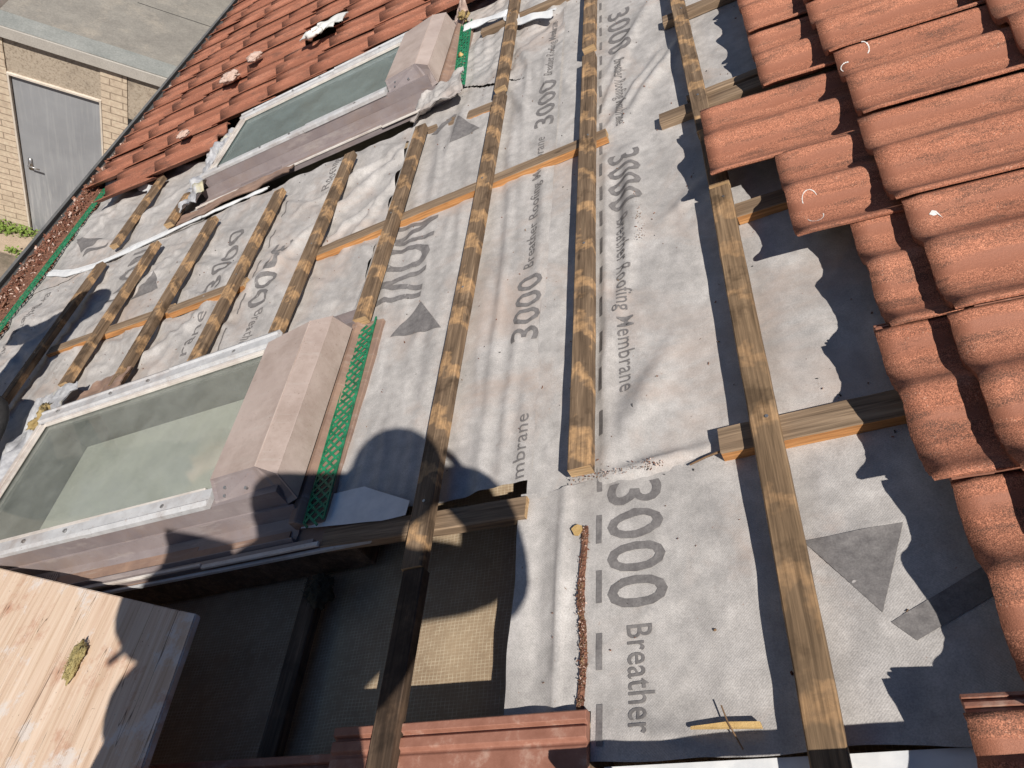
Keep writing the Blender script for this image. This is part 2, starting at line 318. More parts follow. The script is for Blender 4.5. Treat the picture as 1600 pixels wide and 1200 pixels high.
# ------------------------------------------------------------------ mesh helpers
class MB:
    def __init__(s): s.v = []; s.f = []; s.m = []
    def add(s, vs, fs, mi=0):
        o = len(s.v); s.v += [tuple(x) for x in vs]; s.f += [tuple(i + o for i in f) for f in fs]; s.m += [mi] * len(fs)
    def box(s, x0, x1, y0, y1, z0, z1, mi=0, faces_m=None):
        vs = [(x, y, z) for x in (x0, x1) for y in (y0, y1) for z in (z0, z1)]
        fs = [(0, 1, 3, 2), (4, 6, 7, 5), (0, 4, 5, 1), (2, 3, 7, 6), (0, 2, 6, 4), (1, 5, 7, 3)]
        o = len(s.v); s.v += vs; s.f += [tuple(i + o for i in f) for f in fs]
        s.m += faces_m if faces_m else [mi] * 6      # order: -x +x -y +y -z +z
    def prism(s, poly, y0, y1, mi=0, axis='y'):
        """poly in (x,z) extruded along y"""
        k = len(poly); vs = [(p[0], y0, p[1]) for p in poly] + [(p[0], y1, p[1]) for p in poly]
        if axis == 'x': vs = [(y, x, z) for x, y, z in vs]
        fs = [tuple(range(k)), tuple(range(2 * k - 1, k - 1, -1))] + [(i, (i + 1) % k, (i + 1) % k + k, i + k) for i in range(k)]
        s.add(vs, fs, mi)
    def tube(s, pts, r, seg=8, mi=0, taper=None):
        pts = [Vector(p) for p in pts]; rings = []
        for i, p in enumerate(pts):
            d = (pts[min(i + 1, len(pts) - 1)] - pts[max(i - 1, 0)]).normalized()
            a = d.orthogonal().normalized(); b = d.cross(a)
            rr = r if taper is None else r * (1 + (taper - 1) * i / (len(pts) - 1))
            rings.append([p + (a * cos(2 * pi * k / seg) + b * sin(2 * pi * k / seg)) * rr for k in range(seg)])
        vs = [q for ring in rings for q in ring]; fs = []
        for i in range(len(pts) - 1):
            for k in range(seg):
                fs.append((i * seg + k, i * seg + (k + 1) % seg, (i + 1) * seg + (k + 1) % seg, (i + 1) * seg + k))
        fs += [tuple(range(seg - 1, -1, -1)), tuple((len(pts) - 1) * seg + k for k in range(seg))]
        s.add(vs, fs, mi)
    def mesh(s, name, mats, smooth=False, bevel=0):
        me = bpy.data.meshes.new(name); me.from_pydata(s.v, [], s.f)
        for m in mats: me.materials.append(m)
        me.polygons.foreach_set('material_index', s.m)
        bm = bmesh.new(); bm.from_mesh(me)
        bmesh.ops.recalc_face_normals(bm, faces=bm.faces)
        if bevel: bmesh.ops.bevel(bm, geom=list(bm.edges), offset=bevel, segments=1, affect='EDGES', clamp_overlap=True)
        if smooth:
            for f in bm.faces: f.smooth = True
        bm.to_mesh(me); bm.free(); me.update()
        return me
def link(name, me, parent=None, mw=None):
    o = bpy.data.objects.new(name, me); COL.objects.link(o)
    if parent: o.parent = parent
    if mw is not None:
        if parent: o.matrix_parent_inverse = Matrix(); o.matrix_local = mw
        else: o.matrix_world = mw
    return o
def tag(o, label, cat, group=None, kind=None):
    if label: o['label'] = label
    if cat: o['category'] = cat
    if group: o['group'] = group
    if kind: o['kind'] = kind
    return o
def empty(name, mw):
    o = bpy.data.objects.new(name, None); COL.objects.link(o); o.matrix_world = mw; o.empty_display_size = 0.05
    return o
def struct(name, me, mw=None):
    o = link(name, me, None, mw or Matrix()); o['kind'] = 'structure'; return o
I4 = Matrix()

# ------------------------------------------------------------------ the roof deck and yard (setting)
mb = MB()
nu, nv = 60, 80
def sark_n(u, v): return -0.105 + 0.010 * noise.noise(Vector((u * 3, v * 3, 5))) + 0.004 * noise.noise(Vector((u * 9, v * 7, 9)))
U0, U1, V0, V1 = -3.62, 2.2, -2.5, 12.0
def fill(a, b, k): return [a + (b - a) * i / k for i in range(k + 1)]
us = fill(U0, -1.9, 10)[:-1] + fill(-1.9, -0.3, 60)[:-1] + fill(-0.3, U1, 10)
vs_ = fill(V0, 0.2, 6)[:-1] + fill(0.2, 0.95, 30)[:-1] + fill(0.95, V1, 20)
vv = [(u, v, sark_n(u, v)) for u in us for v in vs_]
nn = len(vs_)
mb.add(vv, [(i * nn + j, (i + 1) * nn + j, (i + 1) * nn + j + 1, i * nn + j + 1) for i in range(len(us) - 1) for j in range(nn - 1)])
struct('roof_deck', mb.mesh('roof_deck', [M['sarking']], True), roof_matrix(0, 0, 0))
# ground, house body under the roof
mb = MB(); mb.box(-60, 60, -60, 60, -0.2, 0.0); struct('ground', mb.mesh('ground', [M['concrete']]))
Pe = RP(-3.6, 0, -0.12)
mb = MB(); mb.box(Pe.x + 0.16, 6.5, -2.45, 11.9, 0.0, Pe.z - 0.02)
hw = link('house_wall', mb.mesh('house_wall', [M['brick']])); tag(hw, 'brick house wall carrying the stripped roof', 'wall')
Pt = RP(U1, 0, -0.12)
mb = MB(); mb.add([(Pt.x + 0.02, V0, Pt.z), (Pt.x + 0.02, V1, Pt.z), (2 * Pt.x - Pe.x, V1, Pe.z), (2 * Pt.x - Pe.x, V0, Pe.z)], [(0, 1, 2, 3)])
for y in (V0 + 0.05, V1 - 0.1): mb.add([(Pe.x + .2, y, Pe.z), (2 * Pt.x - Pe.x, y, Pe.z), (Pt.x, y, Pt.z - 0.05)], [(0, 1, 2)])
o = link('rear_roof_slope', mb.mesh('rear_roof_slope', [M['tile_far']])); tag(o, 'far slope of the red tiled house roof beyond the ridge', 'roof')

# ------------------------------------------------------------------ membranes
def fold(u, v, a, b, w_, amp, sharp=1.0):
    """a straight crease from a to b"""
    ax, ay = a; bx, by = b; dx, dy = bx - ax, by - ay; L = math.hypot(dx, dy)
    t = ((u - ax) * dx + (v - ay) * dy) / (L * L); tc = min(1, max(0, t))
    d = math.hypot(u - ax - dx * tc, v - ay - dy * tc) / w_
    return amp * math.exp(-d * d) * (1 - 0.6 * abs(2 * tc - 1))
def rnoise(u, v, ang, s1, s2, seed):
    c, s = cos(ang), sin(ang)
    return noise.noise(Vector(((u * c + v * s) * s1, (-u * s + v * c) * s2, seed)))
FR = [((-0.40, 1.0), (-0.30, 1.62), .016, .008), ((-0.39, 0.82), (-0.385, 1.9), .010, .010), ((-0.38, .84), (-.25, 1.1), .03, .010), ((-.33, 2.05), (-.12, 2.45), .022, .012),
      ((-.38, 2.05), (-.2, 2.4), .014, .009), ((-.41, 2.1), (-.28, 2.6), .012, .008), ((-.41, 2.3), (-.22, 2.8), .02, .010), ((-.30, 1.48), (-.33, 1.9), .02, .009),
      ((-.36, 1.35), (-.30, 1.9), .018, .007), ((-.2, .82), (-.40, .80), .012, .010), ((-.35, 1.2), (-.36, 1.75), .012, -.006), ((-.26, 1.5), (-.1, 1.66), .02, .006)]
def h_right(u, v):
    h = 0.006 * rnoise(u, v, 0.2, 4.5, 2.2, 3) + 0.0034 * rnoise(u, v, 0.35, 17, 5, 8) + 0.0010 * noise.noise(Vector((u * 40, v * 30, 2)))
    for a, b, w_, am in FR: h += fold(u, v, a, b, w_, am * 1.45)
    h += .0032 * crease(u, v, .45, 7, 2.2, 61) + .0022 * crease(u, v, -.25, 10, 2.5, 65, .07)
    return h
def h_lower(u, v):
    h = 0.005 * rnoise(u, v, 0.3, 4, 3.2, 31) + 0.0016 * rnoise(u, v, -0.4, 16, 12, 8) + 0.0008 * noise.noise(Vector((u * 40, v * 36, 2)))
    h += fold(u, v, (-.475, .38), (-.47, .82), .009, .013) + fold(u, v, (-.515, .38), (-.52, .8), .02, -.009) + fold(u, v, (-.24, .80), (-.12, .5), .03, .006) + fold(u, v, (-.38, .80), (-.30, .66), .014, .006)
    h += fold(u, v, (-.2, .42), (-.02, .37), .03, .007) + fold(u, v, (-.36, .36), (-.26, .33), .02, .01) + fold(u, v, (-.08, .60), (.10, .625), .006, .003)
    h += fold(u, v, (-.08, .60), (.03, .47), .005, .003)
    h += .0022 * crease(u, v, .3, 6, 3, 71) + .0016 * crease(u, v, -.9, 8, 3, 75, .07)
    return h + 0.004
def crease(u, v, ang, s1, s2, seed, wd=.10):
    n_ = rnoise(u, v, ang, s1, s2, seed); m_ = noise.noise(Vector((u * 2.3, v * 1.9, seed + 9)))
    return math.exp(-(n_ / wd) ** 2) * max(0.0, .35 + m_ * 1.4)
def h_mid(u, v):
    base = 0.008 * rnoise(u, v, 0.1, 6, 1.6, 13) + 0.0062 * rnoise(u, v, 0.05, 30, 2.2, 17) + 0.0025 * rnoise(u, v, 0.6, 22, 9, 7)
    k = min(1, max(0, (v - 2.5) / 0.5))
    base += k * (0.012 * rnoise(u, v, -0.65, 13, 3.0, 21) + 0.006 * rnoise(u, v, -0.9, 32, 6, 25))
    for a, b, w_, am in [((-.62, .86), (-.60, 1.5), .014, .008), ((-.66, 1.0), (-.68, 1.9), .012, .007), ((-.57, .9), (-.565, 2.0), .02, .006),
                         ((-1.0, 1.55), (-1.1, 1.9), .02, .010), ((-1.03, 1.5), (-1.15, 1.95), .014, .010), ((-.97, 2.2), (-.93, 2.6), .02, .01), ((-.64, 2.3), (-.86, 2.9), .02, .012), ((-.6, 2.5), (-.8, 3.1), .02, .012)]:
        base += fold(u, v, a, b, w_, am)
    base += .0045 * crease(u, v, .08, 13, 1.1, 81, .09) + .003 * crease(u, v, .5, 9, 2.4, 85, .07) + .006 * k * crease(u, v, -.7, 12, 2.5, 88, .12)
    return base + .003
def h_left(u, v):
    h = 0.008 * rnoise(u, v, 0.9, 3.5, 2.2, 43) + 0.014 * rnoise(u, v, 0.95, 11, 2.4, 47) + 0.0065 * rnoise(u, v, 1.1, 26, 6, 51) + 0.0015 * noise.noise(Vector((u * 30, v * 30, 2)))
    for a, b, w_, am in [((-1.7, 1.9), (-1.15, 2.45), .028, .034), ((-1.62, 2.3), (-1.12, 2.5), .018, .026), ((-1.3, 1.9), (-1.12, 2.35), .018, .022), ((-1.45, 1.95), (-1.2, 2.2), .015, .018), ((-2.0, 1.6), (-1.8, 2.2), .03, .012),
                         ((-2.6, 2.0), (-2.3, 2.4), .03, .012), ((-3.2, 1.8), (-2.9, 2.3), .03, .015), ((-2.3, 1.55), (-1.9, 1.85), .025, .016), ((-3.0, 2.75), (-2.5, 3.1), .03, .014), ((-3.3, 2.9), (-3.0, 3.4), .03, .014)]:
        h += fold(u, v, a, b, w_, am)
    h += .006 * rnoise(u, v, .8, 24, 2.6, 97) + .010 * crease(u, v, .95, 7, 1.6, 91, .13) + .006 * crease(u, v, 1.15, 13, 3, 93, .10) + .004 * crease(u, v, .5, 9, 3, 95, .08)
    return h
def sheet(name, u0, u1, v0, v1, step, hf, mat_, label, mask=None, edge=None, solid=0.0009, group='grey breather membrane sheets'):
    nu = max(2, int((u1 - u0) / step)); nv = max(2, int((v1 - v0) / step))
    P = []; Q = []
    for i in range(nu + 1):
        for j in range(nv + 1):
            u = u0 + (u1 - u0) * i / nu; v = v0 + (v1 - v0) * j / nv
            if edge: u2, v2 = edge(u, v)
            else: u2, v2 = u, v
            P.append((u2 - u0, v2 - v0, hf(u2, v2))); Q.append((u2, v2))
    F = []
    for i in range(nu):
        for j in range(nv):
            a = i * (nv + 1) + j
            q = Q[a]
            if mask and mask(*q): continue
            F.append((a, a + nv + 1, a + nv + 2, a + 1))
    me = bpy.data.meshes.new(name); me.from_pydata(P, [], F); me.materials.append(mat_)
    bm = bmesh.new(); bm.from_mesh(me); bmesh.ops.delete(bm, geom=[v for v in bm.verts if not v.link_faces], context='VERTS')
    for f in bm.faces: f.smooth = True
    bm.to_mesh(me); bm.free()
    o = link('roofing_membrane', me, None, roof_matrix(u0, v0, 0))
    tag(o, label, 'membrane', group)
    return o, (u0, v0)
def e_lower(u, v):
    if v > .79: v += 0.012 * noise.noise(Vector((u * 9, 3, 1))) - max(0, (u + .1)) * .02
    if v < .33: v += 0.008 * noise.noise(Vector((u * 8, 9, 1)))
    if u < -.55: u += 0.006 * noise.noise(Vector((v * 9, 3, 1))) - 0.0
    return u, v
s_low, org_low = sheet('m', -.562, .75, .318, .800, .008, h_lower, M['membrane'],
    'nearest grey breather membrane, the large 3000 printed on it, lower right beside the open hole', mask=lambda u, v: u < -.42 and v < .385, edge=e_lower)
s_rt, org_rt = sheet('m', -.553, 2.1, .785, 4.3, .0095, h_right, M['membrane'],
    'grey breather membrane running under the red tiles on the right, upslope of the long battens')
def e_mid(u, v):
    if v < .85: v += 0.015 * noise.noise(Vector((u * 6, 3, 1)))
    return u, v
s_mid, org_mid = sheet('m', -1.16, -.545, .83, 4.3, .008, h_mid, M['membrane'],
    'creased grey membrane strip in the middle, beside the near window green mesh',
    mask=lambda u, v: (u < -1.038 and v < 1.478) or (u < -1.02 and 2.72 < v < 3.42) or (-1.02 - .0 < u and False) or (abs(v - (2.60 + (-.67 - u) * .58)) < .010 * max(0, 1 - abs((u + .86) / .19)) + .001 and -1.05 < u < -.67), edge=e_mid)
s_left, org_left = sheet('m', -3.42, -1.155, 1.0, 2.625, .011, h_left, M['membrane'],
    'wrinkled grey breather membrane between the two roof windows, crossed by seven battens', mask=lambda u, v: (v < 1.50 and u > -2.42))
s_far, org_far = sheet('m', -3.42, -2.25, 2.60, 3.62, .011, lambda u, v: h_left(u, v) + .004, M['membrane'],
    'crumpled grey breather membrane at the eaves corner below the old red tiles', mask=lambda u, v: v > 3.60 - (u + 3.42) * .36)
s_rev, _ = sheet('m', -.40, .75, -.3, .315, .02, lambda u, v: -.004 + .004 * noise.noise(Vector((u * 5, v * 5, 77))), M['white'],
    'white reverse of a membrane sheet at the bottom end of the longest batten')
s_near, _ = sheet('m', -3.42, .75, -2.3, -.28, .06, lambda u, v: -.012 + .006 * noise.noise(Vector((u * 5, v * 5, 77))), M['membrane'],
    'grey breather membrane behind the photographer below the scaffold board')

def ribbon(name, pts, wd, mat_, label, cat, n0=.008, wav=.006, group=None, seed=0):
    """folded strip along pts in (u,v)"""
    o0 = pts[0]; mb = MB(); P = []
    N = 60
    segs = []
    tot = sum(math.dist(pts[i], pts[i + 1]) for i in range(len(pts) - 1))
    for k in range(N + 1):
        d = tot * k / N
        for i in range(len(pts) - 1):
            L = math.dist(pts[i], pts[i + 1])
            if d <= L + 1e-9 or i == len(pts) - 2: break
            d -= L
        t = d / L; a, b = pts[i], pts[i + 1]
        x = a[0] + (b[0] - a[0]) * t; y = a[1] + (b[1] - a[1]) * t
        dx, dy = (b[0] - a[0]) / L, (b[1] - a[1]) / L
        ww = wd * (0.8 + 0.5 * noise.noise(Vector((k * .12, seed, 3))))
        for j in range(5):
            s_ = (j / 4 - .5) * ww
            P.append((x - dy * s_ - o0[0], y + dx * s_ - o0[1], n0 + wav * noise.noise(Vector((k * .09, j * .4, seed))) + (wav * 1.6 if j in (2,) else 0)))
    F = [(k * 5 + j, (k + 1) * 5 + j, (k + 1) * 5 + j + 1, k * 5 + j + 1) for k in range(N) for j in range(4)]
    mb.add(P, F)
    # underside so the strip has a body
    mb.add([(p[0], p[1], p[2] - .002) for p in P], F)
    o = link(name, mb.mesh(name, [mat_], True), None, roof_matrix(o0[0], o0[1], 0)); tag(o, label, cat, group); return o
G_ = 'white folded membrane edges'
ribbon('folded_edge_strip', [(-3.34, 2.745), (-3.12, 2.64), (-2.93, 2.60), (-2.45, 2.62), (-2.25, 2.63)], .055, M['white'], 'long white folded membrane edge crossing the battens by the eaves', 'strip', .013, .003, G_, 1)
ribbon('folded_edge_strip', [(-2.25, 2.63), (-2.0, 2.63), (-1.88, 2.63)], .035, M['white'], 'short white folded edge tucked below the corner of the far roof window', 'strip', .012, .003, G_, 2)
ribbon('folded_edge_strip', [(-3.44, 3.59), (-3.2, 3.48), (-2.95, 3.28), (-2.84, 3.18)], .09, M['white'], 'white curled membrane edge under the lowest old tiles', 'strip', .022, .012, G_, 3)
ribbon('folded_edge_strip', [(-1.02, 3.33), (-.80, 3.27), (-.76, 3.13), (-.585, 3.04)], .075, M['white'], 'white folded membrane edge at the top beside the far roof window hood', 'strip', .03, .008, G_, 4)
# white corner flap at the hole
def flap(name, poly, nfun, label, mat_=M['white']):
    bm = bmesh.new(); o0 = poly[0]
    f = bm.faces.new([bm.verts.new((p[0] - o0[0], p[1] - o0[1], 0)) for p in poly]); 
    for ax in (0, 1):
        lo = min(v.co[ax] for v in bm.verts); hi = max(v.co[ax] for v in bm.verts); x = lo + .02
        while x < hi:
            no = Vector((1, 0, 0)) if ax == 0 else Vector((0, 1, 0)); bmesh.ops.bisect_plane(bm, geom=bm.verts[:] + bm.edges[:] + bm.faces[:], plane_co=no * x, plane_no=no); x += .02
    for v in bm.verts: v.co.z = nfun(v.co.x + o0[0], v.co.y + o0[1])
    for f in bm.faces: f.smooth = True
    me = bpy.data.meshes.new(name); bm.to_mesh(me); bm.free(); me.materials.append(mat_)
    return link(name, me, None, roof_matrix(o0[0], o0[1], 0))
o = flap('membrane_flap', [(-1.091, .822), (-.963, .806), (-.872, .796), (-.814, .798), (-.812, .833), (-.941, .898), (-1.043, .899)], lambda u, v: .016 + .003 * noise.noise(Vector((u * 12, v * 12, 1))) + max(0, (.86 - v)) * .06, '')
tag(o, 'white turned-up membrane corner between the green mesh and the hole', 'flap')

# ------------------------------------------------------------------ printing on the membranes
def project(bm, org, hf, off=.0013, step=.011):
    for ax in (0, 1):
        lo = min(v.co[ax] for v in bm.verts); hi = max(v.co[ax] for v in bm.verts); x = lo + step * .7
        no = Vector((1, 0, 0)) if ax == 0 else Vector((0, 1, 0))
        while x < hi:
            bmesh.ops.bisect_plane(bm, geom=bm.verts[:] + bm.edges[:] + bm.faces[:], plane_co=no * x, plane_no=no); x += step
    for v in bm.verts:
        v.co = Vector((v.co.x - org[0], v.co.y - org[1], hf(v.co.x, v.co.y) + off))
def lettering(txt, u, v, size_u, len_v, dirn, parent, org, hf, shear=0.0, bold=0.0, name='printed_lettering', curve=0.0):
    """text whose baseline start is (u,v); dirn -1 reads towards the viewer (caps towards +u), +1 reads away (caps towards -u)"""
    c = bpy.data.curves.new('t', 'FONT'); c.body = txt; c.size = 1.0; c.offset = bold; c.resolution_u = 3; c.space_character = 1.05
    o = bpy.data.objects.new('t', c); COL.objects.link(o)
    dg = bpy.context.evaluated_depsgraph_get(); me = bpy.data.meshes.new_from_object(o.evaluated_get(dg))
    bpy.data.objects.remove(o)
    bm = bmesh.new(); bm.from_mesh(me)
    if not bm.verts: return
    bmesh.ops.remove_doubles(bm, verts=bm.verts, dist=1e-5)
    x1 = max(v_.co.x for v_ in bm.verts); capy = .7
    sx = len_v / x1; sy = size_u / capy
    for v_ in bm.verts:
        x = v_.co.x * sx; y = v_.co.y * sy; x += shear * y
        if dirn < 0: v_.co = Vector((u + y, v - x, 0))
        else: v_.co = Vector((u - y, v + x, 0))
    project(bm, org, hf)
    bmesh.ops.recalc_face_normals(bm, faces=bm.faces)
    m2 = bpy.data.meshes.new(name); bm.to_mesh(m2); bm.free(); m2.materials.clear(); m2.materials.append(M['ink'])
    for p in m2.polygons: p.use_smooth = True; p.material_index = 0
    return link(name, m2, parent, I4)
def polyprint(poly, parent, org, hf, name='printed_mark'):
    bm = bmesh.new()
    for pl in poly: bm.faces.new([bm.verts.new((p[0], p[1], 0)) for p in pl])
    project(bm, org, hf)
    m2 = bpy.data.meshes.new(name); bm.to_mesh(m2); bm.free(); m2.materials.append(M['ink'])
    for p in m2.polygons: p.use_smooth = True
    return link(name, m2, parent, I4)
BRM = 'Breather Roofing Membrane'
# sheet under the right field
lettering('3000', -.377, 1.888, .088, .265, -1, s_rt, org_rt, h_right, bold=.012)
lettering(BRM, -.362, 1.592, .036, .592, -1, s_rt, org_rt, h_right, bold=.004)
lettering('3000', -.372, 2.86, .082, .345, -1, s_rt, org_rt, h_right, bold=.012)
lettering(BRM, -.352, 2.455, .036, .42, -1, s_rt, org_rt, h_right, bold=.004)
lettering('3000', -.372, 3.86, .082, .3, -1, s_rt, org_rt, h_right, bold=.012)
# nearest sheet
lettering('3000', -.386, .785, .095, .245, -1, s_low, org_low, h_lower, bold=.014)
lettering('Breather', -.358, .515, .040, .165, -1, s_low, org_low, h_lower, bold=.007)
def dashes(u, v0, v1, gap, ln, parent, org, hf, w_=.011):
    v = v0
    while v < v1:
        polyprint([[(u, v), (u + w_, v), (u + w_, v + ln), (u, v + ln)]], parent, org, hf, 'printed_dash'); v += gap
dashes(-.409, .34, .78, .108, .058, s_low, org_low, h_lower, .010)
dashes(-.405, .90, 3.9, .113, .062, s_rt, org_rt, h_right, .009)
# middle strip
lettering('3000', -.550, 1.222, .072, .245, 1, s_mid, org_mid, h_mid, bold=.012) if False else None
lettering('3000', -.556, 1.222, .068, .245, 1, s_mid, org_mid, h_mid, bold=.014)
lettering(BRM, -.584, 1.500, .030, .64, 1, s_mid, org_mid, h_mid, bold=.005)
lettering('3000', -.560, 2.20, .066, .31, 1, s_mid, org_mid, h_mid, bold=.014)
lettering(BRM, -.578, 2.55, .030, .47, 1, s_mid, org_mid, h_mid, bold=.005)
lettering('mbrane', -.560, .838, .030, .165, 1, s_mid, org_mid, h_mid, bold=.005)
# diagonal mark with solid triangle
polyprint([[(-.926, 1.518), (-.835, 1.373), (-.996, 1.398)]], s_mid, org_mid, h_mid)
lettering('NOVI', -1.10, 1.93, .165, .385, -1, s_mid, org_mid, h_mid, bold=.02, shear=0.0)
polyprint([[(-.951, 2.535), (-.848, 2.391), (-.957, 2.347)], [(-1.06, 2.49), (-1.03, 2.47), (-.96, 2.56), (-.975, 2.575)]], s_mid, org_mid, h_mid)
polyprint([[(-.081, .61), (.058, .614), (.001, .485)], [(.008, .471), (.141, .535), (.165, .505), (.032, .443)]], s_low, org_low, h_lower)
lettering('VO', .20, .425, .15, .2, -1, s_low, org_low, h_lower, bold=.02)
# left sheet
lettering('3000', -1.88, 1.99, .085, .36, 1, s_left, org_left, h_left, bold=.010)
lettering('3000', -1.66, 2.14, .085, .36, -1, s_left, org_left, h_left, bold=.010)
lettering('Breather', -1.61, 1.76, .040, .20, -1, s_left, org_left, h_left, bold=.003)
lettering('rane', -1.865, 1.64, .042, .22, 1, s_left, org_left, h_left, bold=.003)
lettering('Roofing', -1.50, 2.40, .04, .22, 1, s_left, org_left, h_left, bold=.003)
lettering(BRM, -3.235, 2.55, .045, .80, -1, s_left, org_left, h_left, bold=.002)
lettering('NOVI', -2.62, 2.56, .15, .33, -1, s_left, org_left, h_left, bold=.02)
polyprint([[(-2.36, 2.30), (-2.27, 2.16), (-2.42, 2.15)]], s_left, org_left, h_left)
dashes(-1.70, 1.6, 2.5, .18, .10, s_left, org_left, h_left, .006)
hfar = lambda u, v: h_left(u, v) + .004
polyprint([[(-3.33, 3.02), (-3.06, 2.90), (-3.17, 2.83)], [(-3.12, 2.83), (-2.95, 2.80), (-2.96, 2.77), (-3.14, 2.79)]], s_far, org_far, hfar)

# ------------------------------------------------------------------ battens
rnd = random.Random(4)
def timber(name, L, wd, th, seed, mats, side_m=None, along='y'):
    """slightly irregular sawn bar, local axis along, z up from 0"""
    r = random.Random(seed); N = max(4, int(L / .04)); P = []
    b = .0022
    sec = [(-wd / 2 + b, 0), (wd / 2 - b, 0), (wd / 2, b), (wd / 2, th - b), (wd / 2 - b, th), (-wd / 2 + b, th), (-wd / 2, th - b), (-wd / 2, b)]
    for k in range(N + 1):
        y = L * k / N
        bow = .003 * noise.noise(Vector((y * 1.3, seed * 3.1, 0)))
        for i, (x, z) in enumerate(sec):
            j = .0012 * noise.noise(Vector((y * 18, i * 2.3, seed)))
            e = (.004 * noise.noise(Vector((i * 3.3, seed, k))) if k in (0, N) else 0)
            P.append((x + bow + j, y + e, z + j * .6) if along == 'y' else (y + e, x + bow + j, z + j * .6))
    F = []; m_ = []
    for k in range(N):
        for i in range(8):
            a = k * 8 + i; c = k * 8 + (i + 1) % 8
            F.append((a, c, c + 8, a + 8)); m_.append(1 if i in (1, 2, 5 + 1, 7) and side_m else 0)
    mb = MB(); mb.add(P, F); mb.m = m_
    mb.add([], []); n = len(P)
    mb.f += [tuple(range(7, -1, -1)), tuple(n - 8 + i for i in range(8))]; mb.m += [2, 2]
    return mb.mesh(name, mats)
WB = [M['batten'], M['batten'], M['endgrain']]
CB = [M['counter'], M['sawn'], M['endgrain']]
BG = 'weathered tiling battens lying across the roof'
def batten(u, v0, v1, label, wd=.045, n=.025, th=.025, du=0.0, grp=BG, mk=None):
    W3 = [M[mk or 'batten'], M[mk or 'batten'], M['endgrain'] if mk != 'shade_timber' else M['shade_timber']]
    me = timber('roofing_batten', v1 - v0, wd, th, rnd.randint(1, 999), W3)
    o = link('roofing_batten', me, None, roof_matrix(u, v0, n, yaw=-du / (v1 - v0))); tag(o, label, 'batten', grp); return o
batten(-.098, -.60, 1.502, 'longest pale batten on the right, nearest the red tiles, bottom end at the white membrane', .046, .026, .026, mk='batten_pale')
batten(-.098, 1.512, 1.76, 'short batten piece showing between the slipped tile and the upper right cross timber', .046, .028, .024, mk='batten_pale')
batten(-.104, 1.765, 3.6, 'batten at the top right running up from the cut joint beside the slipped tile', .044, .026, .026, du=-.03)
batten(-.427, .800, 2.488, 'batten between the two rows of 3000 print, lower end at the membrane overlap')
batten(-.427, 2.545, 4.1, 'batten at the top centre just beyond the gap in line with the middle batten')
batten(-.754, .655, 2.485, 'batten from the far edge of the hole running up to the slit in the membrane', du=-.005)
batten(-.751, -.10, .653, 'shade-darkened batten crossing the hole down to the smooth tile', n=.022, mk='shade_timber')
batten(-.762, 2.53, 4.1, 'batten at the top with a square cut end beside the far green mesh', du=-.02)
batten(-1.083, 1.46, 2.50, 'batten ending behind the hood of the near roof window, over the big printed logo')
batten(-1.409, 1.50, 2.53, 'batten between the two windows whose foot meets the near window frame by the hood', du=-.0)
batten(-1.735, 1.50, 2.475, 'batten crossing the small 3000 print between the windows')
batten(-2.095, 1.55, 2.485, 'batten under the lower corner of the far window, joined by the timber cross piece', du=0)
batten(-2.424, 1.66, 2.485, 'batten standing by the crumpled lead corner of the near window')
batten(-2.785, 1.62, 2.515, 'lowest batten by the green eaves mesh, half in the worker shadow')
batten(-2.785, 2.65, 3.22, 'short batten beyond the white strip under the old tiles')
batten(-2.42, 2.62, 2.86, 'short batten stub below the lead corner of the far window')
batten(-1.090, -.2, .755, 'shade-darkened batten inside the hole, left of the one that crosses it', .045, -.09, .025, mk='shade_timber')
CG = 'short upslope timbers under the battens'
def counter(u0, u1, v, label, wd=.045, n=.0, th=.026, du=0.0, side=True):
    me = timber('counter_batten', u1 - u0, wd, th, rnd.randint(1, 999), CB, side, 'x')
    o = link('counter_batten', me, None, roof_matrix(u0, v, n, yaw=du / (u1 - u0))); tag(o, label, 'batten', CG); return o
counter(-2.75, -2.05, 1.965, 'orange sided cross timber near the eaves under three battens', du=-.03)
counter(-2.06, -1.70, 1.925, 'cross timber with chipped end under the small 3000 print')
counter(-1.40, -.375, 1.935, 'long diagonal cross timber with orange side, middle of the roof', du=.05)
counter(-1.02, -.545, .785, 'grey cross timber along the far edge of the hole', du=-.02, side=False, n=-.008)
counter(-.178, 1.9, .812, 'cross timber with pointed sawn end under the longest batten', .055, .0, .027, du=0.0)
counter(-.221, 1.9, 1.945, 'cracked grey cross timber under the slipped top tiles', .05, du=-.02, side=False)
counter(-.14, .08, 1.99, 'thin broken batten offcut on the cracked cross timber at the upper right', .028, .0, .03, side=False)
counter(-.177, 1.9, 2.56, 'cross timber at the very top right under the tiles', .05, du=-.05, side=False)
counter(-.075, .05, 1.43, 'short cross timber showing in the gap below the slipped tile', .05, .0, .026)
counter(-.93, -.30, 3.22, 'cross timber at the top behind the white fold', .04, du=-.05, side=False)
counter(-1.10, -.80, 2.535, 'brown timber under the lifted membrane beside the far window', .06, -.02, du=-.02)
counter(-.38, .30, .2275, 'unseen timber added across the bottom for its shadow band', .015, .112, .023, side=False)  # added outside the frame, placed and sized to cast the bottom shadow band
mb = MB(); mb.box(-.33, -.31, .222, .233, 0, .111)
o = link('packing_block', mb.mesh('packing_block', [M['counter']], bevel=.002), None, roof_matrix(0, 0, 0)); tag(o, 'wooden packer under the added shadow timber', 'block')

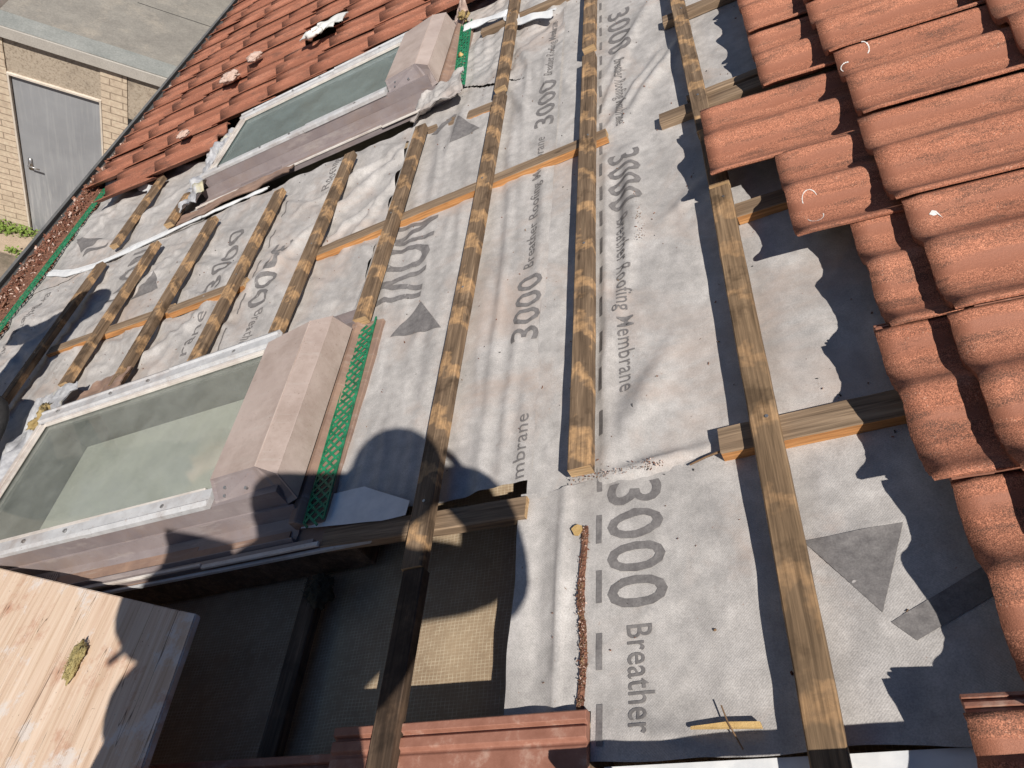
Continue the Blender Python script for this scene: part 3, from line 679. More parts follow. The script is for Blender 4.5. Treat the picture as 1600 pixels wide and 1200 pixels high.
nm = MB(); nm.tube([(0, 0, -.002), (0, 0, .0012)], .0032, 8); NAIL = nm.mesh('nail_head', [M['screw']])
for o in [q for q in COL.objects if q.name.startswith('roofing_batten') and q.get('category') == 'batten' and not q.parent]:
    L_ = max(v.co.y for v in o.data.vertices); y0 = (o.matrix_world.translation.y)
    zt = max(v.co.z for v in o.data.vertices)
    for vy in (.81, 1.45, 1.95, 2.53, 3.2):
        y = vy + rnd.uniform(-.012, .012) - y0
        if .02 < y < L_ - .01:
            c_ = bpy.data.objects.new('nail_head', NAIL); COL.objects.link(c_); c_.parent = o; c_.location = (rnd.uniform(-.008, .008), y, zt)
# ------------------------------------------------------------------ tiles
def tile_mesh(seed, hires=True, matname='tile', chan=True, W_=.2918, L_=.42, amp=.0150, th=.013):
    r = random.Random(seed); NY = 36 if hires else 16; NX = 14 if hires else 4
    mb = MB()
    def z(y): 
        c = cos(2 * pi * y / .15 + .35 * sin(2 * pi * y / .15)); return amp * c
    top = []
    for i in range(NX + 1):
        x = L_ * i / NX
        for j in range(NY + 1):
            y = -.004 + (W_ + .003) * j / NY
            dip = .0075 * min(1, max(0, (y - W_ + .012) / .010))
            e = 0.0
            if i == 0: e = (.0022 if hires else .004) * noise.noise(Vector((y * 90, seed, 0))) + .002 * noise.noise(Vector((y * 25, seed, 4)))
            top.append((x + e, y, z(y) - dip + (.0012 if y < .006 else 0) + (-.0025 if i == 0 else 0) + .0006 * noise.noise(Vector((x * 30, y * 40, seed)))))
    n = NY + 1
    F = [(i * n + j, (i + 1) * n + j, (i + 1) * n + j + 1, i * n + j + 1) for i in range(NX) for j in range(NY)]
    mb.add(top, F, 0)
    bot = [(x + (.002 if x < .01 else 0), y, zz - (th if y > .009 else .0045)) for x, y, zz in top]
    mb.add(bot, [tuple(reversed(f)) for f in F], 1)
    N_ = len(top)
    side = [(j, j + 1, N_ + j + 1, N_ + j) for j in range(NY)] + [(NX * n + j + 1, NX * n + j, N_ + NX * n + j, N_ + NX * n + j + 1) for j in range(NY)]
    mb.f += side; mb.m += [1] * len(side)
    s2 = [((i + 1) * n, i * n, N_ + i * n, N_ + (i + 1) * n) for i in range(NX)] + [(i * n + NY, (i + 1) * n + NY, N_ + (i + 1) * n + NY, N_ + i * n + NY) for i in range(NX)]
    mb.f += s2; mb.m += [0] * NX + [1] * NX
    # interlock channel along the +y edge: two low ribs on a shelf
    zb = z(W_) - th - .0045
    XS = .004 if chan else .040
    q = lambda dy, dz: (W_ + dy, z(W_) + z(max(0, dy)) - z(0) - th - .0045 + dz)
    mb.prism([q(-.001, -.006), q(.024, -.006), q(.024, .0045), q(.019, .0045), q(.018, -.001), q(.013, -.001), q(.012, .005), q(.007, .005), q(.006, -.001), q(-.001, -.001)], XS, L_ - .004, 2, 'x')
    # underside nibs hooking over the batten
    for y in (.05, .22): mb.box(L_ - .03, L_ - .012, y, y + .03, z(y) - th - .016, z(y) - th, 1)
    me = bpy.data.meshes.new('roof_tile'); me.from_pydata(mb.v, [], mb.f)
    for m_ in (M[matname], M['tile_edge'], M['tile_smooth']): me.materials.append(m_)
    me.polygons.foreach_set('material_index', mb.m)
    sm = [False] * len(mb.f)
    for k in range(NX * NY * 2): sm[k] = True
    me.polygons.foreach_set('use_smooth', sm); me.update()
    return me
TILT = radians(4.8)
TM = [tile_mesh(s) for s in (1, 2, 3, 4)]
TB = [tile_mesh(s, chan=False) for s in (5, 6, 7, 8)]
PLACED = {}; LAST = [None]
def place_tile(u, v, n, label, grp, ms=TM, yaw=0.0, tilt=TILT, roll=0.0):
    o = link('interlocking_tile', rnd.choice(ms), None, roof_matrix(u, v, n, tilt=tilt, yaw=yaw) @ Matrix.Rotation(roll, 4, 'X')); tag(o, label, 'roof tile', grp); PLACED[(round(u, 2), round(v, 2))] = o; LAST[0] = o; return o
# course A (lowest on the right, pushed up and uneven): (lower edge u, near side v, height)
TA = 'loose red concrete tiles on the right'
for u, v, n, lab, yw in [
    (.122, .320, .092, 'lowest right tile strip just above the tile at the bottom corner', 0),
    (.101, .614, .096, 'red tile right of the pointed cross timber with its lower side sticking out', .015),
    (.119, .905, .094, 'narrow showing red tile above the exposed interlock edge', 0),
    (.026, 1.182, .098, 'red tile with two white scratched rings near its lower edge', -.01),
    (-.107, 1.474, .098, 'red tile slipped furthest down over the long batten', -.006),
    (.048, 1.772, .092, 'red tile at the upper right beyond the slipped one', .0),
    (.052, 2.072, .092, 'topmost visible tile of the stepped lower course', 0)]:
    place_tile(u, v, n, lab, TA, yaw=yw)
place_tile(.053, .030, .092, 'red tile in the bottom right corner with its ribbed interlock edge bare', TA)
for j in range(4): place_tile(.06 + rnd.uniform(-.01, .01), 2.372 + .3 * j, .092, 'stepped course tile beyond the top edge, number %s up the roof' % ['eighth', 'ninth', 'tenth', 'eleventh'][j], TA)
for j in range(3): place_tile(.10, -.272 - .3 * j, .092, 'stepped course tile behind the photographer, %s back' % ['first', 'second', 'third'][j], TA)
rows = ['second', 'third', 'fourth', 'fifth', 'sixth']
for k, (u, n) in enumerate([(.197, .117), (.507, .117), (.835, .117), (1.165, .117), (1.495, .117)]):
    for j in range(-4, 10):
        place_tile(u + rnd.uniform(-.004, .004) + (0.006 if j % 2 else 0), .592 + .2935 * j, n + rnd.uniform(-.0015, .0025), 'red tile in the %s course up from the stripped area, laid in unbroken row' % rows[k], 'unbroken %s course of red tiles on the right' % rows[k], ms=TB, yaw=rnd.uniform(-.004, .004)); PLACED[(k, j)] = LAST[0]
# old field beyond the far window
TF = [tile_mesh(s, False, 'tile_far', False, amp=.0165, th=.008) for s in (11, 12, 13)]
fr_ = random.Random(9)
for k in range(8):
    u = -3.52 + .325 * k
    for j in range(0, 17):
        v = 3.20 + .2945 * j
        if j == 0 and k not in (1, 2): continue
        if k == 7 and j > 30: continue
        if (k, j) in ((4, 3),): continue
        uu = u + fr_.uniform(-.012, .012) - (.05 if (k + j) % 3 == 0 and k > 0 else 0)
        if k == 1 and j == 0: uu -= .05
        place_tile(uu, v, .075 + fr_.uniform(-.003, .004) + .002 * ((k * 7 + j * 3) % 3), 'worn red tile in the old field beyond the far roof window', 'old red tiles beyond the far roof window', TF, yaw=fr_.uniform(-.02, .02), tilt=radians(2.0) + fr_.uniform(0, .008), roll=fr_.uniform(-.01, .01))
# bottom tiles
def flat_tile(u, v, n, label, L_=.44):
    mb = MB()
    r = MB()
    Nx = 20; W_ = .30
    prof = [(-W_, -.002), (-.05, -.001), (-.046, -.0035), (-.043, -.0035), (-.039, .003), (-.024, .003), (-.021, -.004), (-.018, -.004), (-.015, .0045), (-.003, .0045), (0, 0), (0, -.014), (-W_, -.016)]
    mb.prism([(p[0], p[1]) for p in prof], 0, L_, 0, 'x')
    me = mb.mesh('roof_tile', [M['tile_smooth']], bevel=.0008)
    o = link('interlocking_tile', me, None, roof_matrix(u, v, n, tilt=radians(1.5))); tag(o, label, 'roof tile', 'tiles along the bottom edge of the hole'); return o
flat_tile(-.858, .388, .030, 'smooth brown red tile along the bottom edge of the hole with two grooves')
flat_tile(-1.34, .372, -.03, 'dark shaded tile lying beside the board at the bottom of the hole', .47)
mb = MB(); mb.box(-.855, -.42, .30, .35, -.10, .012); 
o = link('packing_batten', mb.mesh('packing_batten', [M['counter']], bevel=.002), None, roof_matrix(0, 0, 0)); tag(o, 'batten supporting the smooth tile at the bottom of the hole', 'batten')

# ------------------------------------------------------------------ roof windows
def build_window():
    """local: x upslope from hood top edge (x=0) down to x=-1.2, y 0..0.55 across, z up"""
    root = empty('roof_window', roof_matrix(-1.10, .885, 0))
    mk = {}
    def part(name, mb, mats, par=root, bevel=0.0, smooth=False):
        return link(name, mb.mesh(name, mats, smooth, bevel), par, I4)
    X0 = -1.185; Wd = .55
    # flashing skirt as a ring of sloped and ribbed strips
    mb = MB()
    def strip(xa, xb, prof, mi=0): mb.prism(prof, xa, xb, mi, 'x')
    strip(X0 - .05, .0, [(-.098, .012), (-.09, .026), (-.088, .026), (-.086, .012), (-.075, .010), (-.05, .012), (-.03, .018), (-.022, .050), (-.018, .05), (-.024, .012), (-.03, .006), (-.1, .002)], 0)
    strip(X0 - .05, .0, [(Wd + .115, .014), (Wd + .10, .030), (Wd + .098, .030), (Wd + .096, .012), (Wd + .03, .018), (Wd + .022, .05), (Wd + .018, .05), (Wd + .024, .008), (Wd + .1, .002)], 0)
    fl = part('flashing', mb, [M['taupe']], bevel=0)
    mb = MB()
    for k in range(26): mb.box(-1.02 + k * .009, -1.016 + k * .009, -.09, -.035, .0105, .0165)
    mb.box(X0 - .06, .06, -.112, -.100, .0, .022)
    part('flashing_ribs', mb, [M['taupe']], fl)
    mb = MB(); mb.box(X0 - .05, -.02, -.0995, -.062, .009, .0145); mb.box(X0 - .045, -.3, -.0605, -.045, .009, .0125)
    part('stained_strip', mb, [M['rusty']], fl)
    mb = MB(); mb.box(X0 - .06, -.25, -.116, -.109, .022, .030); mb.box(-.248, .08, -.122, -.112, .020, .027)
    part('edge_strip', mb, [M['pale']], fl, .001)
    mb = MB(); mb.prism([(-.01, .0), (-.01, .040), (.008, .040), (.020, .024), (.076, .018), (.076, .0)], -.06, .585, 0)
    part('top_flashing', mb, [M['rusty']], fl, .002)
    # casing walls, slightly sloped outwards
    mb = MB()
    for s_, y in ((-1, 0.0), (1, Wd)):
        mb.prism([(y + s_ * .020, .012), (y + s_ * .018, .045), (y + s_ * .012, .047), (y + s_ * .008, .092), (y - s_ * .012, .092), (y - s_ * .012, -.02), (y + s_ * .018, -.02)], X0, -.02, 0, 'x')
    mb.prism([(X0 - .018, .0), (X0 - .006, .09), (X0 + .02, .09), (X0 + .02, -.02)], -.01, Wd + .01, 0)
    mb.box(-.04, -.006, .014, Wd - .014, -.02, .092)
    part('side_cladding', mb, [M['taupe']])
    # sash rails with a stepped profile
    mb = MB()
    def rail(y, s_, x0, x1):
        mb.prism([(y - s_ * .010, .0925), (y - s_ * .010, .104), (y + s_ * .000, .108), (y + s_ * .004, .103), (y + s_ * .032, .1045), (y + s_ * .034, .098), (y + s_ * .040, .097), (y + s_ * .040, .0925)], x0, x1, 0, 'x')
    for s_, y in ((1, 0.0), (-1, Wd)):
        rail(y, s_, X0 - .004, -.62); 
        mb.prism([(y - s_ * .013, .0925), (y - s_ * .013, .106), (y - s_ * .001, .111), (y + s_ * .005, .106), (y + s_ * .034, .1075), (y + s_ * .036, .099), (y + s_ * .040, .098), (y + s_ * .040, .0925)], -.617, -.207, 0, 'x')
    part('sash_rail', mb, [M['alu']], bevel=0)
    mb = MB()
    for s_, y in ((1, 0.0), (-1, Wd)): mb.box(X0 + .03, -.25, min(y + s_ * .0405, y + s_ * .052), max(y + s_ * .0405, y + s_ * .052), .086, .0965)
    mb.box(X0 - .002, X0 + .016, .046, Wd - .046, .0925, .099); mb.box(X0 + .017, X0 + .034, .046, Wd - .046, .088, .0945)
    part('glazing_bead', mb, [M['pale']], bevel=.001)
    scr = MB()
    for x in (-.36, -.70, -.86, -1.1): 
        for y in (.017, Wd - .017): scr.tube([(x, y, .104), (x, y, .1085)], .0055, 8)
    part('screws', scr, [M['screw']])
    mb = MB(); mb.box(X0 + .02, -.20, .045, Wd - .045, .080, .084)
    part('pane', mb, [M['glass']])
    mb = MB()
    for y0, y1 in ((-.0, .012), (Wd - .012, Wd)): mb.box(X0 + .012, -.04, y0 + (.013 if y0 < .1 else -.013), y1 + (.013 if y0 < .1 else -.013), -.085, .079)
    mb.box(X0 + .021, X0 + .033, .03, Wd - .03, -.085, .079); mb.box(-.2, -.19, .03, Wd - .03, -.085, .079)
    part('reveal', mb, [M['lining']])
    mb = MB(); mb.box(X0 + .036, -.2, .027, Wd - .027, -.09, -.06); bl = part('blind', mb, [M['blind']])
    # hood: folded sheet, ends dressed outwards
    def ring(f): return f
    L1, A1, B1, R1, C0, C1 = (-.205, .045, .125), (-.055, .035, .140), (-.002, .016, .120), (.006, -.004, .050), (-.195, -.006, .090), (-.022, -.013, .047)
    mir = lambda p: (p[0], Wd - .012 - p[1], p[2])
    def sheet_(pts): return [(p[0], p[1], p[2]) for p in pts]
    mb = MB(); L2, A2, B2, R2, C2, C3 = [mir(p) for p in (L1, A1, B1, R1, C0, C1)]
    def quad(a, b, c, d, t=.003):
        n_ = (Vector(b) - Vector(a)).cross(Vector(d) - Vector(a)).normalized()
        if n_.z < 0: n_ = -n_
        q = [Vector(p) for p in (a, b, c, d)]
        mb.add([*q, *[p - n_ * t for p in q]], [(0, 1, 2, 3), (7, 6, 5, 4), (0, 4, 5, 1), (1, 5, 6, 2), (2, 6, 7, 3), (3, 7, 4, 0)])
    quad(L1, A1, A2, L2); quad(A1, B1, B2, A2); quad(B1, R1, R2, B2)
    mb.box(-.207, -.203, .045, Wd - .057, .098, .1235)
    hd = part('hood', mb, [M['hood']])
    for P4 in ((L1, A1, C1, C0), (L2, A2, C3, C2)):
        mb = MB(); quad(*P4); T = [P4[1], P4[2], (R1 if P4[0] is L1 else R2), (B1 if P4[0] is L1 else B2)]; quad(*T)
        q0, q1 = P4[3], P4[2]; s_ = -1 if P4[0] is L1 else 1
        mb.add([q0, q1, (q1[0], q1[1] + s_ * .002, .012), (q0[0], q0[1] + s_ * .002, .075)], [(0, 1, 2, 3)])
        part('end_cap', mb, [M['taupe']], hd)
    mb = MB(); mb.tube([A1, A2], .0016, 6); mb.tube([B1, B2], .0012, 6)
    part('crease_bead', mb, [M['hood']], hd)
    mb = MB()
    for x, y, z in ((-.16, .022, .1115), (-.165, .008, .100), (-.10, .012, .105)): mb.tube([(x, y, z - .002), (x, y - .002, z + .003)], .004, 8)
    part('rivets', mb, [M['screw']], hd)
    return root
win1 = build_window()
tag(win1, 'near roof window with beige hood and pale blind behind the glass', 'roof window', 'roof windows set in the stripped roof')
def copy_tree(o, parent=None):
    c = o.copy(); COL.objects.link(c)
    if parent: c.parent = parent
    for ch in list(o.children): copy_tree(ch, c)
    return c
win2 = copy_tree(win1); win2.matrix_world = roof_matrix(-1.065, 2.815, .0)
win2['label'] = 'far roof window with green sky reflection hazed into its long pane beside the old red tiles'
for ch in win2.children:
    if ch.name.startswith('pane'):
        ch.data = ch.data.copy(); g2 = M['glass'].copy(); g2.name = 'window_glass_sky_haze'
        for n_ in g2.node_tree.nodes:
            if n_.type == 'VALTORGB': n_.color_ramp.elements[0].color = (.22, .22, .22, 1); n_.color_ramp.elements[1].color = (.55, .55, .55, 1)
            if n_.type == 'BSDF_DIFFUSE': n_.inputs[0].default_value = (.30, .38, .38, 1)  # bluish diffuse paints reflected sky onto the far pane
        ch.data.materials.clear(); ch.data.materials.append(g2)
    if ch.name.startswith('blind'): ch.data = ch.data.copy(); ch.data.materials.clear(); ch.data.materials.append(M['blind2'])
# third window edge at the very top
mb = MB(); mb.prism([(-.20, .09), (-.20, .125), (-.06, .135), (0, .09), (0, .05)], 0, .5, 0)
o = link('window_hood', mb.mesh('window_hood', [M['taupe']], bevel=.002), None, roof_matrix(-2.05, 5.35, .03)); tag(o, 'grey hood corner of a further roof window at the top of the old tiles', 'roof window')

# crumpled lead aprons at the lower ends
def crumple(name, u0, u1, v0, v1, label, amp, seed, mat_, n0=.03, fade=None, nu=30, nv=36, cat='flashing', grp='crumpled lead aprons'):
    mb = MB(); P = []
    for i in range(nu + 1):
        for j in range(nv + 1):
            a = i / nu; b = j / nv
            u = u0 + (u1 - u0) * a; v = v0 + (v1 - v0) * b
            u += .025 * noise.noise(Vector((b * 5, seed, 1))) * (1 - a); v += .02 * noise.noise(Vector((a * 5, seed, 7)))
            h = n0 * (0.3 + a) + amp * noise.noise(Vector((u * 7, v * 11, seed))) + amp * .6 * noise.noise(Vector((u * 19, v * 23, seed))) + amp * .25 * noise.noise(Vector((u * 55, v * 60, seed)))
            P.append((u - u0, v - v0, max(.006, h + .012)))
    F = [(i * (nv + 1) + j, (i + 1) * (nv + 1) + j, (i + 1) * (nv + 1) + j + 1, i * (nv + 1) + j + 1) for i in range(nu) for j in range(nv)]
    mb.add(P, F); mb.add([(p[0], p[1], p[2] - .003) for p in P], F)
    o = link(name, mb.mesh(name, [mat_], True), None, roof_matrix(u0, v0, 0)); tag(o, label, cat, grp); return o
crumple('lead_apron', -2.56, -2.27, .70, 1.60, 'crumpled lead apron with yellow streaks below the near roof window', .035, 3, M['lead'], .05)
crumple('lead_apron', -2.47, -2.24, 2.70, 3.42, 'crumpled lead apron folded up below the far roof window', .045, 5, M['lead'], .05)
crumple('bent_flashing', -2.40, -2.05, 1.50, 1.62, 'brown stained bent flashing along the top side of the near window', .015, 9, M['rusty'], .03, grp='brown stained flashing pieces')
crumple('bent_flashing', -2.44, -1.75, 2.63, 2.70, 'brown stained ragged flashing along the near side of the far window', .012, 13, M['rusty'], .02, grp='brown stained flashing pieces')
crumple('torn_membrane', -1.16, -.92, 2.60, 2.76, 'torn curled membrane edge hanging over the timber beside the far window', .03, 21, M['membrane'], .05, cat='membrane', grp=None)
crumple('foil_scrap', -1.10, -1.0, 3.40, 3.54, 'white mortar scrap beyond the far window hood', .04, 23, M['chip'], .06, cat='mortar', grp=None)
# flaking white edge beside the far hood, brown strips beside hoods
def lath(name, u0, v0, u1, v1, wd, cell, label, n0=.010):
    """strip of green diamond mesh, real strands, along the line (u0,v0)-(u1,v1)"""
    L = math.dist((u0, v0), (u1, v1)); mb = MB(); nc = max(2, round(wd / cell)); n = int(L / cell); r = .0019
    def pt(i, j): 
        y = i * cell + (cell / 2 if j % 2 else 0); x = j * wd / (2 * nc)
        return (x, y, n0 + .005 * noise.noise(Vector((x * 20, y * 9, 3))) + (.0015 if (i + j) % 2 else 0))
    for i in range(n):
        for j in range(2 * nc):
            a = pt(i, j)
            if j % 2 == 0: t = [pt(i, j + 1), pt(i - 1, j + 1)]
            else: t = [pt(i, j + 1), pt(i + 1, j + 1)]
            for b in t: 
                d = Vector(b) - Vector(a); p = Vector((-d.y, d.x, 0)).normalized() * r * 1.5
                A, B = Vector(a), Vector(b); z = Vector((0, 0, r * 1.3))
                vs = [A - p, A + p, A + p + z, A - p + z, B - p, B + p, B + p + z, B - p + z]
                if r * 3 > cell * .2: pass
                mb.add(vs, [(0, 3, 2, 1), (4, 5, 6, 7), (3, 7, 6, 2), (0, 4, 7, 3), (1, 2, 6, 5), (0, 1, 5, 4)])
    for x in (0, wd): mb.box(x - .002, x + .002, 0, L, n0, n0 + .004)
    o = link('green_mesh_strip', mb.mesh('green_mesh_strip', [M['green']]), None, roof_matrix(u0, v0, 0, yaw=-math.atan2(u1 - u0, v1 - v0)))
    tag(o, label, 'mesh', 'green plastic mesh strips'); return o
lath('green_mesh_strip', -1.074, .825, -1.094, 1.47, .052, .026, 'green mesh strip upslope of the near window hood, lower end in shadow', .026)
lath('green_mesh_strip', -.995, 2.74, -1.05, 3.40, .052, .026, 'green mesh strip upslope of the far window hood with an orange bit on it', .026)
lath('green_mesh_strip', -3.36, 1.4, -3.44, 3.60, .055, .030, 'long green mesh strip along the eaves edge of the membrane', .024)
mb = MB(); mb.tube([(0, 0, 0), (.004, .004, .012), (0, .0, .02)], .010, 8)
o = link('orange_bit', mb.mesh('orange_bit', [M['splinter']], True), None, roof_matrix(-1.0, 3.03, .02)); tag(o, 'small orange lump on the far green mesh strip', 'lump')
# foam lump on the lead
def blob(name, u, v, n, r, mat_, label, cat, seed, sc=(1, 1, 1), grp=None, rough=.5):
    bm = bmesh.new(); bmesh.ops.create_icosphere(bm, subdivisions=4, radius=r)
    for q in bm.verts:
        d = q.co.normalized(); k = 1 + rough * noise.noise(d * 1.8 + Vector((seed, 0, 0))) + rough * .6 * noise.noise(d * 5 + Vector((seed, 3, 0))) + rough * .35 * noise.noise(d * 13 + Vector((seed, 3, 5)))
        q.co = Vector((d.x * sc[0], d.y * sc[1], d.z * sc[2])) * r * k
    for f in bm.faces: f.smooth = True
    me = bpy.data.meshes.new(name); bm.to_mesh(me); bm.free(); me.materials.append(mat_)
    o = link(name, me, None, roof_matrix(u, v, n)); tag(o, label, cat, grp); return o
blob('foam_lump', -2.34, 1.45, .07, .030, M['foam'], 'yellow brown foam lump on the near lead apron', 'foam', 3, (.8, 1.6, .8), rough=1.0)
blob('foam_lump', -1.03, 3.43, .05, .024, M['foam'], 'yellow foam lump at the top corner of the far green mesh', 'foam', 8, (1, 1, .8), rough=.6)
CL = []
CL.append(blob('insulation_clump', -1.045, .70, -.045, .032, M['darkfluff'], 'dark insulation clump hanging in the hole under the window edge', 'insulation', 11, (.8, 1.0, .7), 'dark insulation clumps in the hole', .6))
# silver edge trim under near window, above the hole
mb = MB(); mb.box(0, 1.72, 0, .007, 0, .010)
o = link('edge_trim', mb.mesh('edge_trim', [M['alu']], bevel=.001), None, roof_matrix(-2.59, .757, .004)); tag(o, 'silver metal edge trim between the near window and the hole', 'trim')
mb = MB(); mb.prism([(0, -.004), (0, .002), (1.70, .002), (1.70, -.004)], 0, .062, 0); mb.box(1.55, 1.70, .055, .062, .002, .010)
o = link('window_tray', mb.mesh('window_tray', [M['rusty']]), None, roof_matrix(-2.58, .766, .004)); tag(o, 'brown metal tray along the near side of the near window', 'flashing')
mb = MB(); mb.box(0, 1.6, 0, .045, -.09, -.005, 0)
o = link('trimmer_timber', mb.mesh('trimmer_timber', [M['shade_timber']], bevel=.002), None, roof_matrix(-2.55, .768, .0)); tag(o, 'brown timber under the near side of the near window', 'timber')

# broken white plastic vent on the old tiles
root = empty('broken_vent', roof_matrix(-2.0, 4.03, .11)); tag(root, 'broken white plastic vent collar lying on the old red tiles', 'vent')
mb = MB()
pts = [(cos(a) * .045, sin(a) * .045, .02) for a in [pi * 2 * k / 24 for k in range(25)]]
mb.tube(pts, .012, 8); link('collar', mb.mesh('collar', [M['plasticwhite']], True), root, I4)
mb = MB(); P = []
for i in range(13):
    for j in range(9):
        x = -.09 + i * .022; y = -.03 + j * .022; P.append((x, y, .015 + .02 * noise.noise(Vector((x * 14, y * 14, 4))) - x * .05))
F = [(i * 9 + j, (i + 1) * 9 + j, (i + 1) * 9 + j + 1, i * 9 + j + 1) for i in range(12) for j in range(8) if not (i in (0, 1, 2) and j > 5) and not (i > 9 and j < 2) and (i - 4) ** 2 + (j - 1.4) ** 2 > 3]
mb.add(P, F); mb.add([(p[0], p[1], p[2] - .003) for p in P], F)
link('torn_base', mb.mesh('torn_base', [M['plasticwhite']], True), root, I4)
for u, v, lab, s_ in ((-2.62, 4.05, 'pale mortar lump on the old tiles left of the far window', .05), (-2.50, 4.2, 'pale mortar fragment above the other lump by the old tile gap', .04), (-2.68, 3.45, 'small pinkish mortar piece in the dark gap under the old tiles', .03),
                  (-1.28, 4.0, 'pale mortar lump at the top end of the far window', .05)):
    blob('mortar_lump', u, v, .12, s_, M['chip'], lab, 'mortar', u * 7, (1.3, .8, .5), 'pale mortar lumps on the old tiles', .4)

# gutter
mb = MB()
g = []
for k in range(13):
    a = pi * (1 + k / 12); g.append((cos(a) * .065, sin(a) * .06))
prof = [(-.077, .0), (-.077, .008), (-.062, .008)] + g[1:-1] + [(.062, .008), (.07, .008), (.068, -.004)] + [(x * 1.06, z_ * 1.06) for x, z_ in reversed(g[1:-1])]
mb.prism(prof, 0, 11.0, 0)
gl = RP(-3.93, 0, 0); 
gut = link('gutter', mb.mesh('gutter', [M['gutter']]), None, Matrix.Translation((gl.x + .072, .8, gl.z - .004))); tag(gut, 'dark grey half round gutter along the eaves', 'gutter')
mb = MB(); mb.add([(gl.x + .125, .8, gl.z - .03), (gl.x + .125, 11.8, gl.z - .03), (RP(-3.36, 0, 0).x, 11.8, RP(-3.36, 0, -.004).z), (RP(-3.36, 0, 0).x, .8, RP(-3.36, 0, -.004).z)], [(0, 1, 2, 3)])
o = link('eaves_board', mb.mesh('eaves_board', [M['rusty']]), None, I4); tag(o, 'brown eaves strip between gutter and membrane', 'board')
# loose debris along the eaves
mb = MB(); r = random.Random(12)
def chip(P, s):
    a = Vector((r.uniform(-1, 1), r.uniform(-1, 1), r.uniform(-1, 1))).normalized(); b = a.orthogonal().normalized(); c = a.cross(b)
    l, w_, t = s * r.uniform(.6, 1.8), s * r.uniform(.3, .8), s * r.uniform(.15, .4)
    vs = [P + a * x * l + b * y * w_ + c * z * t for x in (-1, 1) for y in (-1, 1) for z in (-1, 1)]
    mb.add(vs, [(0, 1, 3, 2), (4, 6, 7, 5), (0, 4, 5, 1), (2, 3, 7, 6), (0, 2, 6, 4), (1, 5, 7, 3)], r.choice((0, 0, 0, 0, 1, 1, 2)))
for k in range(9000):
    v = r.uniform(1.9, 4.3) if k < 7500 else r.uniform(4.3, 8); u = -3.55 + r.gauss(0, .075)
    if not -3.80 < u < -3.40: continue
    hh = .012 + max(0, .05 * (1 - ((u + 3.55) / .13) ** 2)) * r.random()
    chip(Vector((u + 3.55, v - 3.0, hh)), r.uniform(.002, .007) if r.random() > .03 else .016)
o = link('debris', mb.mesh('debris', [M['debris'], M['tile_edge'], M['chip']]), None, roof_matrix(-3.55, 3.0, 0)); o['kind'] = 'stuff'; o['label'] = 'reddish broken tile grit and dead leaves heaped along the eaves'; o['category'] = 'debris'
mb = MB(); P = []
for i in range(13):
    for j in range(241):
        u = -.20 + i * .032; v = 1.2 + j * .03; P.append((u, v - 3.0, .02 + .03 * max(0, 1 - (u / .15) ** 2) + .012 * noise.noise(Vector((u * 30, v * 25, 1))) - .03 * (i in (0, 12))))
mb.add(P, [(i * 241 + j, (i + 1) * 241 + j, (i + 1) * 241 + j + 1, i * 241 + j + 1) for i in range(12) for j in range(240)])
o = link('debris_bed', mb.mesh('debris_bed', [M['debris']], True), None, roof_matrix(-3.555, 3.0, -.01)); o['kind'] = 'stuff'; o['label'] = 'bed of reddish dirt along the eaves under the broken grit'; o['category'] = 'debris'

# line of dirt on the near membrane + loose bits
mb = MB()
for k in range(1100):
    v = r.uniform(.39, .70)
    if noise.noise(Vector((v * 30, 1, 1))) > .22: continue
    v = v; u = -.431 + r.gauss(0, .0030) + .003 * sin(v * 30); chip(Vector((u + .43, v - .39, .006 + r.random() * .003)), r.uniform(.0005, .0018))
for k in range(110):
    v = .80 + r.gauss(0, .006); u = r.uniform(-.46, -.28); chip(Vector((u + .43, v - .39, .012 + r.random() * .004)), r.uniform(.0006, .0018))
for k in range(120):
    t = r.random(); chip(Vector((-.315 + .02 * t + r.gauss(0, .002 + .006 * t) + .43, 1.72 - .26 * t - .39, .010)), r.uniform(.0005, .0014))
P_ = []
for k in range(60):
    v = .39 + .31 * k / 59; w_ = .006 + .003 * noise.noise(Vector((v * 40, 1, 1))); c0 = .003 * sin(v * 30) - .001
    P_ += [(c0 - w_, v - .39, .0052 + h_lower(-.43, v) - .004), (c0, v - .39, .0075 + h_lower(-.43, v) - .004), (c0 + w_, v - .39, .0052 + h_lower(-.43, v) - .004)]
mb.add(P_, [(k * 3 + j, k * 3 + j + 1, k * 3 + j + 4, k * 3 + j + 3) for k in range(59) for j in range(2)])
o = link('dirt_line', mb.mesh('dirt_line', [M['debris'], M['twig'], M['chip']]), None, roof_matrix(-.43, .39, .004)); o['kind'] = 'stuff'; o['label'] = 'line of rust coloured sawdust and grit on the near membrane'; o['category'] = 'dirt'
mb = MB(); mb.add([(-.012, -.045, 0), (.010, -.043, 0), (.014, .0, 0), (.006, .045, 0), (-.006, .046, 0), (-.012, -.045, .005), (.010, -.043, .007), (.014, .0, .006), (.004, .045, .003), (-.006, .046, .003)],
       [(0, 1, 2, 3, 4), (9, 8, 7, 6, 5), (0, 5, 6, 1), (1, 6, 7, 2), (2, 7, 8, 3), (3, 8, 9, 4), (4, 9, 5, 0)])
me = mb.mesh('wood_splinter', [M['splinter']])
me2 = me.copy(); 
for q in me2.vertices: q.co = (q.co.x * .33, q.co.y * 1.05, q.co.z)
o = link('wood_splinter', me2, None, roof_matrix(-.222, .352, .011, yaw=radians(88))); tag(o, 'yellow pointed wood splinter lying near the bottom of the near membrane', 'splinter')
mb = MB(); mb.tube([(-.006, .022, .014), (0, 0, .013), (.014, -.032, .004)], .0011, 6)
o = link('twig', mb.mesh('twig', [M['twig']]), None, roof_matrix(-.218, .355, .006)); tag(o, 'dark twig crossing the yellow splinter', 'twig', 'twigs lying on the membrane')
